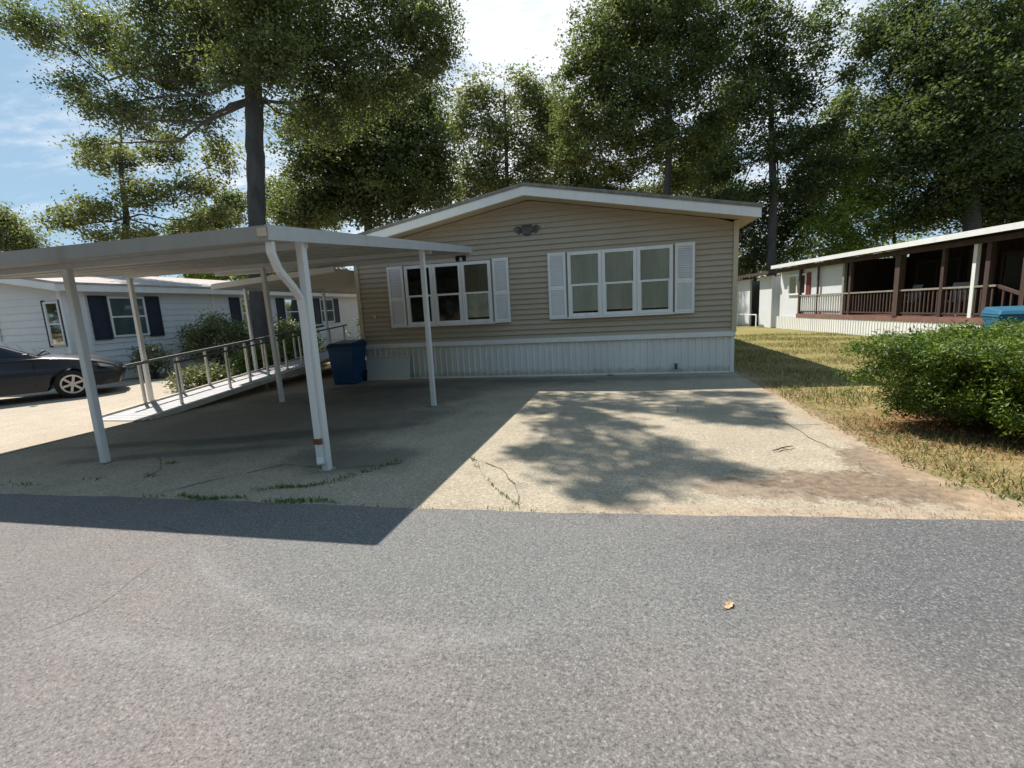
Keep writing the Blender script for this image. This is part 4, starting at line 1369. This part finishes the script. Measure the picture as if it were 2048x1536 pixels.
def simple_tree(name, label, px, pyb, d, lobes, pal, topy, rad, leaf, per, rc, leaves, group=GR, lean=0, fork=None):
    b = at(px, pyb, d); b[2] = 0
    t = at(px + lean, topy, d)
    tr_ = [b + (t - b) * k + np.array([rng.normal() * 0.08, rng.normal() * 0.08, 0]) * (k > 0) for k in (0, 0.2, 0.4, 0.6, 0.8, 1.0)]
    return tree(name, label, tr_, [rad * k for k in (1.2, 1.0, 0.85, 0.65, 0.45, 0.15)], px_lobes(lobes), pal, leaf, per, rc, leaves, group)


simple_tree('oak_tree', 'loose pale green tree with two thin stems behind the white house', 245, 690, 33,
            [(215, 315, 33, 65, 32), (330, 300, 33, 50, 30), (180, 425, 32, 75, 22), (290, 390, 32, 60, 32), (390, 380, 33, 50, 35), (445, 320, 33, 30, 35), (120, 445, 32, 36, 16), (250, 470, 32, 70, 14), (390, 460, 33, 40, 16), (440, 430, 33, 30, 20)],
            'olive', 260, 0.30, 0.24, 0.8, 0.75, 26)
simple_tree('oak_tree', 'dense dark tree filling the gap between the big trunk and the home roof', 735, 660, 25,
            [(640, 310, 25, 85, 80), (740, 330, 25, 110, 90), (830, 300, 26, 75, 90), (650, 400, 25, 105, 55), (780, 400, 25, 105, 60), (870, 370, 27, 50, 55), (730, 230, 25, 90, 60), (830, 210, 26, 65, 70), (600, 430, 25, 60, 40)],
            'oak', 220, 0.30, 0.19, 1.25, 0.65, 36)
simple_tree('oak_tree', 'small thin sunlit tree behind the roof ridge with much sky showing through', 1010, 640, 38,
            [(960, 195, 38, 45, 42), (1045, 190, 38, 55, 38), (1000, 265, 38, 65, 40), (960, 350, 38, 60, 40), (1060, 330, 38, 40, 45), (1090, 235, 38, 40, 50), (920, 260, 38, 30, 50), (1010, 370, 38, 70, 24), (930, 390, 38, 40, 25), (1080, 300, 37, 45, 30), (985, 310, 37, 40, 30), (1090, 390, 39, 60, 22)],
            'olive', 180, 0.28, 0.24, 0.9, 0.75, 24)
simple_tree('oak_tree', 'tall broad oak right of the patch of white cloud, behind the home roof', 1335, 640, 32,
            [(1230, 70, 32, 85, 75), (1330, 50, 32, 95, 70), (1175, 150, 32, 55, 60), (1260, 190, 32, 95, 70), (1370, 170, 32, 70, 80), (1220, 270, 32, 80, 50), (1330, 280, 32, 85, 45), (1420, 80, 32, 55, 70), (1150, 240, 32, 40, 40), (1150, 310, 34, 50, 35), (1420, 260, 33, 40, 60), (1280, -10, 32, 90, 45), (1400, -20, 33, 70, 40), (1250, 340, 34, 60, 25), (1370, 350, 34, 60, 26), (1300, 390, 36, 80, 20), (1200, 390, 36, 60, 20)],
            'oak', 60, 0.32, 0.22, 1.0, 0.75, 32)
simple_tree('oak_tree', 'slender dark-trunked tree in front of bright sky, just right of the home roof corner', 1545, 640, 29,
            [(1540, 90, 29, 55, 75), (1490, 220, 29, 65, 50), (1600, 190, 29, 45, 50), (1570, 290, 29, 95, 45), (1470, 320, 29, 50, 40), (1450, 395, 29, 60, 30), (1610, 370, 29, 65, 40), (1510, 20, 29, 60, 40), (1640, 70, 29, 40, 60), (1660, 260, 29, 50, 18), (1530, 390, 29, 50, 25), (1700, 150, 29, 40, 18), (1560, 160, 29, 60, 40), (1490, 120, 29, 50, 50), (1650, 330, 29, 60, 30), (1420, 350, 30, 40, 25), (1580, 430, 30, 70, 25)],
            'dark', 40, 0.27, 0.20, 0.95, 0.65, 28)
simple_tree('oak_tree', 'huge dark shady tree over the porch house at the right edge', 1940, 640, 25,
            [(1850, 110, 25, 85, 100), (1960, 70, 25, 100, 100), (1810, 30, 26, 70, 60), (1900, 230, 25, 105, 90), (2010, 220, 25, 85, 100), (1830, 330, 25, 80, 60), (1960, 360, 25, 100, 70), (1775, 230, 26, 40, 50), (2050, 380, 25, 80, 80), (1750, 80, 26, 45, 45), (2080, 80, 25, 80, 100), (1880, 420, 26, 80, 40), (2000, 430, 26, 90, 45), (1960, 180, 23.5, 90, 90), (1850, 250, 24, 80, 70), (2060, 300, 24, 80, 90), (1920, 320, 24, 80, 60)],
            'dark', 40, 0.42, 0.19, 1.1, 0.7, 34)
SG = 'young bright green trees behind the porch house'
simple_tree('sapling', 'bright green young tree above the far end of the porch roof', 1690, 640, 28,
            [(1680, 430, 28, 65, 38), (1640, 470, 28, 50, 35), (1730, 465, 28, 55, 28), (1700, 500, 28, 60, 22)], 'lime', 400, 0.10, 0.17, 1.5, 0.55, 26, SG)
simple_tree('sapling', 'taller bright green young tree under the huge shady tree', 1785, 640, 28,
            [(1770, 395, 28, 60, 45), (1820, 430, 28, 60, 35), (1760, 330, 28, 50, 40), (1720, 390, 29, 45, 40)], 'lime', 320, 0.10, 0.18, 1.3, 0.55, 26, SG)
simple_tree('sapling', 'low dark green tree right against the tan home corner, behind the shed', 1510, 640, 31,
            [(1510, 455, 31, 50, 40), (1500, 520, 31, 50, 35), (1560, 500, 31, 45, 40), (1460, 460, 32, 40, 40), (1590, 450, 31, 40, 35)], 'oak', 440, 0.12, 0.18, 1.5, 0.55, 28)
simple_tree('oak_tree', 'distant small tree low at the left edge below the blue sky', 20, 680, 42,
            [(20, 470, 42, 55, 25), (0, 440, 42, 28, 24), (50, 495, 42, 40, 18), (-40, 470, 42, 50, 40)], 'olive', 450, 0.25, 0.28, 0.9, 0.8, 26)

simple_tree('oak_tree', 'low sunlit yellow-green tree seen under the carport roof, behind the white house roof', 450, 640, 42,
            [(430, 540, 42, 70, 22), (380, 525, 42, 40, 25), (520, 535, 42, 60, 25), (590, 530, 42, 50, 25), (640, 540, 42, 50, 22)], 'lime', 530, 0.2, 0.25, 1.2, 0.75, 24)
for lab_, x_, dd_, ls_ in (('tree filling the low gap between the slender dark trunk and the huge shady tree', 1690, 36, [(1640, 300, 36, 55, 35), (1690, 350, 36, 60, 35), (1720, 280, 36, 45, 40), (1620, 390, 36, 50, 25), (1700, 210, 37, 40, 35)]),
                       ('tree low between the broad oak and the slender dark trunk', 1420, 38, [(1400, 310, 38, 50, 35), (1450, 260, 38, 40, 40), (1380, 360, 38, 60, 22), (1470, 180, 38, 35, 40)]),
                       ('tree filling the gap left of the broad oak, above the roof ridge', 1140, 40, [(1130, 300, 40, 45, 35), (1110, 220, 40, 35, 35), (1170, 360, 40, 50, 25)]),
                       ('distant tree showing low behind the left half of the home roof', 1120, 44, [(1120, 330, 44, 45, 30), (1090, 380, 44, 50, 25), (1160, 390, 44, 50, 22), (1130, 280, 44, 30, 25)]),
                       ('distant tree showing low above the right half of the home roof', 1440, 42, [(1440, 390, 42, 50, 25), (1400, 420, 42, 60, 22), (1480, 400, 42, 40, 30), (1440, 340, 42, 30, 25)]),
                       ('distant tree low between the big trunk and the carport roof corner', 590, 42, [(580, 420, 42, 50, 25), (630, 440, 42, 50, 20), (560, 380, 42, 40, 30)]),
                       ('distant tree low behind the white house roof, left of the big trunk', 430, 44, [(430, 440, 44, 60, 20), (380, 460, 44, 60, 16), (470, 400, 44, 35, 25)])):
    simple_tree('oak_tree', lab_, x_, 640, dd_, ls_, 'oak', ls_[-1][1] - 10, 0.22, 0.27, 1.0, 0.85, 24)

# far-off wood all round, one mass with an added sky-blocking row
P = []
for a in np.arange(0, 360, 2.6):
    rad_ = rng.uniform(52, 66)
    x, y = rad_ * math.cos(math.radians(a)), rad_ * math.sin(math.radians(a)) + 8
    if -100 < y < 4 and abs(x) < 100 and y > -30: pass
    hh = rng.uniform(5.0, 8.0) if y > 0 else rng.uniform(8, 13)
    P.append(((x, y, hh * 0.5), (2.6, 2.6, hh * 0.55)))
for x in np.arange(-46, 47, 3.6):  # unseen tree row behind the camera, added to cut sky fill
    hh = rng.uniform(11, 15)
    P.append(((x + rng.normal(), -19 + rng.normal() * 1.5, hh * 0.5), (2.9, 2.6, hh * 0.55)))
pts, idx, C, own = crown_points(P, 0.55, 1.1, 22)
wood = quad_mesh('wood_and_sky_block', leaf_quads(pts, 0.55), tint_for(idx, len(C), 'oak'), M['leaf'])
tag(wood, kind='stuff')


# ================================================================== SHRUBS AND PLANTS
def shrub(name, label, c, r, pal, leaf, n_cl, leaves, rc, cat='shrub', stems=14, spiky=False, flare=False):
    c = np.array(c, float); r = np.array(r, float)
    root = thing(name, label, cat, (c[0], c[1], 0))
    d = unit(rng.normal(size=(n_cl, 3)))
    d[:, 2] = np.where(d[:, 2] < -0.45, -d[:, 2], d[:, 2])
    rad_ = rng.uniform(0.2, 1, n_cl) ** 0.35
    lump = 1 + 0.08 * rng.normal(size=n_cl).clip(-1.2, 1.2) + 0.16 * np.sin(d[:, 0] * 7 + 1.3) * np.cos(d[:, 1] * 6) + 0.10 * np.sin(d[:, 2] * 9 + d[:, 0] * 5)
    C = c + d * r * (rad_ * lump)[:, None]
    if flare:      # broad flat top, narrower foot
        t = ((C[:, 2] - c[2]) / r[2]).clip(-1, 1)
        C[:, 2] = c[2] + r[2] * np.sign(t) * np.abs(t) ** 0.65
        k2 = np.interp(t, [-1, -0.2, 0.5, 1], [1.25, 0.90, 1.05, 1.25])
        C[:, 0] = c[0] + (C[:, 0] - c[0]) * k2; C[:, 1] = c[1] + (C[:, 1] - c[1]) * k2
    C[:, 2] = np.maximum(C[:, 2], 0.10)
    k = rng.poisson(leaves, n_cl).clip(4, None)
    idx = np.repeat(np.arange(n_cl), k)
    p = C[idx] + rng.normal(size=(len(idx), 3)) * rc * np.array([0.5, 0.5, 0.5])
    p[:, 2] = np.maximum(p[:, 2], 0.02)
    q = leaf_quads(p, leaf, 0.3, 0.32 if spiky else 0.45)
    quad_mesh('foliage', q, tint_for(idx, n_cl, pal, 0.35), M['needle'], root)
    s = MB()
    for j in range(stems):
        e = C[int(rng.integers(0, n_cl))]
        b = np.array([c[0] + rng.normal() * r[0] * 0.15, c[1] + rng.normal() * r[1] * 0.15, 0])
        s.tube(curve(b, e, 0.05, 4, 0.03), [0.03, 0.024, 0.018, 0.012, 0.006], 5)
    s.build('stems', M['bark'], root)
    return root


shrub('yew_shrub', 'big spreading bright green shrub at the right edge of the lawn', (5.05, 6.05, 0.50), (2.02, 1.40, 0.57), 'shrub', 0.046, 6500, 40, 0.095, stems=60, spiky=True, flare=True)
shrub('round_shrub', 'rounded grey-green shrub against the white house wall', (-13.2, 13.6, 0.75), (1.25, 1.0, 0.95), 'olive', 0.10, 420, 22, 0.22)
shrub('round_shrub', 'small leafy shrub under the white house window, left of the rounded shrub', (-13.9, 11.7, 0.5), (0.45, 0.4, 0.55), 'olive', 0.10, 80, 16, 0.2)
shrub('round_shrub', 'dark shrub round the foot of the big trunk', (-12.1, 15.6, 0.6), (1.0, 0.8, 0.85), 'dark', 0.10, 280, 22, 0.22)
for k_, (lab, x, y, rx, ry, h_) in enumerate((
        ('low green plants beside the lower end of the ramp', -10.3, 10.0, 0.6, 0.9, 0.28),
        ('bushy green plants beside the middle of the ramp railing', -10.1, 11.7, 0.6, 1.0, 0.5),
        ('taller green plants beside the upper end of the ramp', -10.1, 13.6, 0.6, 1.1, 0.75))):
    shrub('border_plants', lab, (x, y, h_ * 0.6), (rx, ry, h_), 'shrub' if k_ else 'olive', 0.085, 260, 16, 0.16, 'plant')
shrub('border_plants', 'dark plants under the side awning behind the blue bin', (-8.6, 17.6, 0.9), (1.6, 0.6, 1.0), 'dark', 0.11, 320, 20, 0.22, 'plant')


def spiky_plant(label, x, y, z0, h, n):
    t = thing('potted_plant', label, 'potted plant', (x, y, z0))
    p = MB(); p.lathe([(0.11, 0), (0.16, 0.22), (0.17, 0.24), (0.15, 0.24)], (0, 0, 0), 14); p.build('pot', M['terracotta'], t, False)
    L = []
    for i in range(n):
        an = rng.uniform(0, 6.28); tilt = rng.uniform(0.05, 0.55); hh = h * rng.uniform(0.6, 1)
        d = np.array([math.cos(an) * math.sin(tilt), math.sin(an) * math.sin(tilt), math.cos(tilt)])
        s = np.array([-math.sin(an), math.cos(an), 0]) * 0.03
        b = np.array([0, 0, 0.22])
        m1 = b + d * hh * 0.5
        e = b + d * hh + np.array([0, 0, -0.1 * tilt])
        L.append([b - s * .6, b + s * .6, m1 + s, m1 - s]); L.append([m1 - s, m1 + s, e + s * 0.1, e - s * 0.1])
    L = np.array(L) + np.array([x, y, z0])
    quad_mesh('leaves', L, np.tile(np.array([[0.07, 0.12, 0.05]]), (len(L), 1)) * rng.uniform(0.7, 1.3, (len(L), 1)), M['needle'], t)


spiky_plant('tall spiky potted plant on the ramp landing, left of the house wall', -7.6, 15.3, 0.52, 1.2, 26)
spiky_plant('shorter spiky potted plant on the ramp landing behind the blue bin', -6.9, 14.3, 0.52, 0.8, 20)

# ---- ground growth
def blades(name, P, h, w, tint, mat):
    n = len(P)
    an = rng.uniform(0, 6.28, n)
    s = np.stack([np.cos(an), np.sin(an), np.zeros(n)], 1) * (w * rng.uniform(.6, 1.3, n))[:, None]
    hh = h * rng.uniform(0.5, 1.3, n)
    lean = rng.normal(size=(n, 3)) * 0.45; lean[:, 2] = 0
    top = P + np.stack([np.zeros(n), np.zeros(n), hh], 1) + lean * hh[:, None]
    V = np.stack([P - s / 2, P + s / 2, top + s * 0.12, top - s * 0.12], 1)
    return tag(quad_mesh(name, V, tint, mat), kind='stuff')


def drive_right(y):
    return np.where(y < 4.6, 2.62 + (4.6 - y) * 0.5, 2.58)


N = 70000
gx = rng.uniform(2.5, 9.5, N); gy = 3.75 + (rng.uniform(0, 1, N) ** 1.4) * 17
patch = np.sin(gx * 2.3 + np.sin(gy * 1.7) * 1.5) + np.sin(gy * 2.9 + gx) + rng.normal(size=N) * 0.8
keep = (gx > drive_right(gy) + rng.exponential(0.10, N)) & (gy > road_edge(2.5) + 0.06 * (gx - 2.5) + 0.15 + rng.exponential(.12, N)) & (patch > -0.6)
keep &= ~(((gx - 5.15) / 1.9) ** 2 + ((gy - 6.6) / 1.25) ** 2 < 1)
gx, gy, patch = gx[keep], gy[keep], patch[keep]
green = rng.uniform(0, 1, len(gx)) < np.clip(0.10 + 0.26 * patch + 0.02 * (gy - 6), 0.04, 0.75)
tg = np.where(green[:, None], np.array([0.10, 0.135, 0.035]), np.array([0.34, 0.26, 0.13])) * rng.uniform(0.65, 1.3, (len(gx), 1))
blades('lawn_grass', np.stack([gx, gy, np.full(len(gx), -0.012)], 1), 0.055, 0.012, tg, M['blade'])

# weeds along the road edge and in the cracks
W = []


def weed(x, y, r, n):
    a = rng.normal(size=(n, 2)) * r
    W.append(np.stack([x + a[:, 0], y + a[:, 1] * 0.35, np.zeros(n)], 1))


for x in np.arange(-4.35, -2.2, 0.045):
    yy = road_edge(x) + 0.05 + 0.03 * math.sin(x * 9)
    d = max(0.05, math.sin(x * 3.1 + 0.6) ** 2)
    if rng.uniform() < 0.25 + 0.75 * d: weed(x, yy, 0.03 + 0.04 * d, int(6 + 22 * d))
for t in np.arange(0, 1, 0.05):
    x = -3.35 + 1.1 * t
    weed(x, 3.62 + 0.95 * t * t + 0.05 * math.sin(t * 9), 0.04, 22 if t > .1 else 10)
for a in np.arange(0, 1, 0.045):
    x = -1.5 + 0.75 * a
    weed(x, 4.65 - 1.15 * a - 0.1 * math.sin(a * 3), 0.012, int(3 + rng.integers(0, 7)) if rng.uniform() < .6 else 1)
for x in np.arange(-2.1, -0.4, 0.08):
    if rng.uniform() < 0.4: weed(x, road_edge(x) + 0.015, 0.02, 4)
for x, y, r, n in ((-5.1, 4.3, .06, 30), (-4.9, 3.9, .06, 25), (-5.5, 3.75, .08, 20), (-6.1, 3.55, .10, 30), (-6.6, 3.5, .12, 50), (-3.05, 7.28, .06, 14), (-3.4, 7.1, .05, 12), (-2.4, 6.85, .05, 14), (-2.1, 6.8, .05, 14), (-0.05, YF - 0.12, .035, 40), (-0.02, YF - .10, .03, 30),
                   (2.7, 4.2, .08, 40), (2.95, 4.0, .08, 60), (3.05, 3.85, .09, 60), (-1.0, 6.75, .03, 8)):
    weed(x, y, r, n)
Wp = np.concatenate(W)
tw = np.array([[0.10, 0.16, 0.04]]) * rng.uniform(0.6, 1.4, (len(Wp), 1))
blades('crack_weeds', Wp, 0.030, 0.009, tw, M['blade'])

# fallen leaves and needles round the shrub and along the slab edge
n = 3800
lx = np.concatenate([rng.normal(5.0, 1.25, 2600), rng.uniform(2.45, 3.2, 1200)])
ly = np.concatenate([5.75 + rng.normal(0, 0.45, 2600), rng.uniform(3.7, 9.5, 1200)])
kp = (lx > drive_right(ly) - 0.05) & (ly > 3.8)
lx, ly = lx[kp], ly[kp]
lp = np.stack([lx, ly, np.full(len(lx), 0.004) + rng.uniform(0, .02, len(lx))], 1)
lt = np.array([[0.26, 0.14, 0.075], [0.36, 0.25, 0.15], [0.18, 0.11, 0.06]])[rng.integers(0, 3, len(lp))] * rng.uniform(.7, 1.3, (len(lp), 1))
tag(quad_mesh('leaf_litter', leaf_quads(lp, 0.034, 2.0), lt, M['blade']), kind='stuff')

# loose grit along the join of road and slab, thickest by the lawn corner
n = 1500
gx_ = np.concatenate([rng.uniform(-7.5, 3.4, 800), rng.normal(2.2, 0.7, 700)])
gy_ = np.array([road_edge(x) for x in gx_]) + np.concatenate([rng.normal(0.02, 0.05, 800), rng.normal(0.15, 0.25, 700)])
sz = rng.uniform(0.002, 0.0055, n)
dirs = np.array([[1, 0, 0], [0, 1, 0], [-1, 0, 0], [0, -1, 0], [0, 0, 1]], float)
Q = []
for a_, b_ in ((0, 1), (1, 2), (2, 3), (3, 0)):
    st_ = rng.uniform(0.6, 1.3, (n, 1))
    base_ = np.stack([gx_, gy_, np.full(n, 0.002)], 1)
    top_ = base_ + np.stack([np.zeros(n), np.zeros(n), sz * 1.1], 1)
    pa, pb = base_ + dirs[a_] * sz[:, None], base_ + dirs[b_] * sz[:, None]
    Q.append(np.stack([pa, pb, top_ + dirs[b_] * sz[:, None] * .35, top_ + dirs[a_] * sz[:, None] * .35], 1))
cap_ = base_ + np.stack([np.zeros(n), np.zeros(n), sz * 1.1], 1)
Q.append(np.stack([cap_ + dirs[a_] * sz[:, None] * .35 for a_ in range(4)], 1))
Q = np.concatenate(Q)
gt_ = np.tile(np.array([[0.30, 0.25, 0.20], [0.22, 0.185, 0.15], [0.40, 0.34, 0.27]])[rng.integers(0, 3, n)], (5, 1))
tag(quad_mesh('loose_grit', Q, gt_, M['grit']), kind='stuff')

# a curled stick on the slab and a dry leaf on the road
tgx = thing('fallen_twig', 'short dark curled twig lying on the sunlit concrete', 'twig', (1.72, 5.12, 0.0))
m = MB(); m.tube([(1.60, 5.05, 0.012), (1.66, 5.07, 0.02), (1.71, 5.13, 0.018), (1.78, 5.14, 0.03), (1.84, 5.20, 0.018)], [0.005, 0.008, 0.007, 0.006, 0.004], 7); m.build('stem', M['twig_wood'], tgx)
m = MB(); m.tube([(1.70, 5.125, 0.018), (1.74, 5.08, 0.02), (1.77, 5.06, 0.012)], [0.005, 0.004, 0.003], 6); m.build('side_shoot', M['twig_wood'], tgx)
dlf = at(1458, 1212, 1.0); k_ = (0.006 - H) / (dlf[2] - H); dlp = np.array([0, 0, H]) + (dlf - np.array([0, 0, H])) * k_
lf = thing('dry_leaf', 'single dry tan leaf lying on the asphalt road', 'leaf', (dlp[0], dlp[1], 0.005))
m = MB()
ol = [(-0.035, 0), (-0.02, 0.012), (-0.01, 0.009), (0.0, 0.018), (0.012, 0.012), (0.022, 0.014), (0.035, 0.0), (0.022, -0.012), (0.01, -0.010), (0, -0.017), (-0.012, -0.010), (-0.022, -0.011)]
m.add([(0, 0, 0.004)] + [(a * 1.1, b * 1.2, 0.006 + 2.5 * b * b * 8 + 0.004 * math.sin(a * 90)) for a, b in ol], [(0, i + 1, (i + 1) % 12 + 1) for i in range(12)])
lo_ = m.build('blade', M['dry_leaf'], lf, False); lo_.rotation_euler = (0, 0, 0.9)
m = MB(); m.tube([(-0.035, 0, 0.006), (-0.055, 0.004, 0.004)], [0.002, 0.0015], 5); so_ = m.build('stalk', M['twig_wood'], lo_, False)

# ================================================================== LIGHT, SKY, CAMERA
el = math.asin(SUN[2])
az = math.atan2(SUN[0], SUN[1])     # clockwise from +Y
w = bpy.data.worlds.new('World'); scene.world = w
w.use_nodes = True
nt = w.node_tree
bg = nt.nodes['Background']
sky = nt.nodes.new('ShaderNodeTexSky')
sky.sky_type = 'NISHITA'; sky.sun_disc = False
sky.sun_elevation = el; sky.sun_rotation = az
sky.air_density = 1.0; sky.dust_density = 0.6; sky.ozone_density = 1.2
tc = nt.nodes.new('ShaderNodeTexCoord')
sep = nt.nodes.new('ShaderNodeSeparateXYZ'); nt.links.new(tc.outputs['Generated'], sep.inputs[0])


def wm(op, a, b=0.0):
    o = nt.nodes.new('ShaderNodeMath'); o.operation = op
    for i, v in enumerate((a, b)):
        if isinstance(v, bpy.types.NodeSocket): nt.links.new(v, o.inputs[i])
        else: o.inputs[i].default_value = v
    return o.outputs[0]


zz = wm('ADD', wm('MAXIMUM', sep.outputs[2], 0.0), 0.12)
cv = nt.nodes.new('ShaderNodeCombineXYZ')
nt.links.new(wm('DIVIDE', sep.outputs[0], zz), cv.inputs[0]); nt.links.new(wm('DIVIDE', sep.outputs[1], zz), cv.inputs[1])


def wnoise(scale, detail, off, rough=.6, stretch=(1, 1, 1)):
    mp = nt.nodes.new('ShaderNodeMapping'); mp.inputs['Location'].default_value = off; mp.inputs['Scale'].default_value = stretch
    nt.links.new(cv.outputs[0], mp.inputs[0])
    o = nt.nodes.new('ShaderNodeTexNoise'); o.inputs['Scale'].default_value = scale; o.inputs['Detail'].default_value = detail; o.inputs['Roughness'].default_value = rough
    nt.links.new(mp.outputs[0], o.inputs['Vector'])
    return o.outputs['Fac']


def wstep(v, lo, hi):
    o = nt.nodes.new('ShaderNodeMapRange'); o.interpolation_type = 'SMOOTHSTEP'
    nt.links.new(v, o.inputs['Value']); o.inputs['From Min'].default_value = lo; o.inputs['From Max'].default_value = hi
    return o.outputs['Result']


# a sheet of bright broken cloud towards the north-east half, clear blue to the west
d_c = at(1060, 60, 1.0) - np.array([0, 0, H]); d_c /= np.linalg.norm(d_c)
dot = nt.nodes.new('ShaderNodeVectorMath'); dot.operation = 'DOT_PRODUCT'; nt.links.new(tc.outputs['Generated'], dot.inputs[0]); dot.inputs[1].default_value = tuple(d_c)
cover = wstep(dot.outputs['Value'], 0.70, 0.97)
tex = wm('ADD', wm('MULTIPLY', wnoise(1.3, 8, (3, 1, 0), .62), 0.65), wm('MULTIPLY', wnoise(7, 5, (0, 2, 0), .6, (1.0, 2.0, 1)), 0.35))
cl = wstep(wm('ADD', tex, wm('MULTIPLY', cover, 0.22)), 0.50, 0.86)
streak_ = wm('MULTIPLY', wstep(wnoise(1.6, 5, (5, 3, 0), .55, (0.5, 3.0, 1)), 0.55, 0.75), 0.45)
cl = wm('MAXIMUM', cl, streak_)
mx = nt.nodes.new('ShaderNodeMix'); mx.data_type = 'RGBA'
hz_ = nt.nodes.new('ShaderNodeMix'); hz_.data_type = 'RGBA'; hz_.inputs[0].default_value = 0.55
nt.links.new(sky.outputs[0], hz_.inputs[6]); hz_.inputs[7].default_value = (6.2, 9.8, 13.0, 1)
nt.links.new(cl, mx.inputs[0]); nt.links.new(hz_.outputs[2], mx.inputs[6])
mx.inputs[7].default_value = (14.5, 14.8, 15.2, 1)
nt.links.new(mx.outputs[2], bg.inputs['Color'])
bg.inputs['Strength'].default_value = 0.05

sl_ = bpy.data.lights.new('sun', 'SUN')
sl_.energy = 5.0; sl_.angle = math.radians(0.53); sl_.color = (1.0, 0.94, 0.85)
so2 = bpy.data.objects.new('sun', sl_); COL.objects.link(so2)
so2.rotation_euler = Vector(tuple(-SUN)).to_track_quat('-Z', 'Y').to_euler()
so2.location = (-20, 15, 40)

cam = bpy.data.cameras.new('camera'); cam.sensor_width = 36.0; cam.lens = FPX / 2048 * 36; cam.clip_end = 2000; cam.clip_start = 0.05
co_ = bpy.data.objects.new('camera', cam); COL.objects.link(co_)
mt = Matrix(((RT[0], UP[0], -_fw[0], 0), (RT[1], UP[1], -_fw[1], 0), (RT[2], UP[2], -_fw[2], H), (0, 0, 0, 1)))
co_.matrix_world = mt
scene.camera = co_
scene.view_settings.view_transform = 'Standard'
scene.view_settings.look = 'None'
scene.view_settings.exposure = 0.62
scene.view_settings.gamma = 1.0
scene.cycles.use_denoising = True
scene.cycles.max_bounces = 6
scene.cycles.transparent_max_bounces = 12
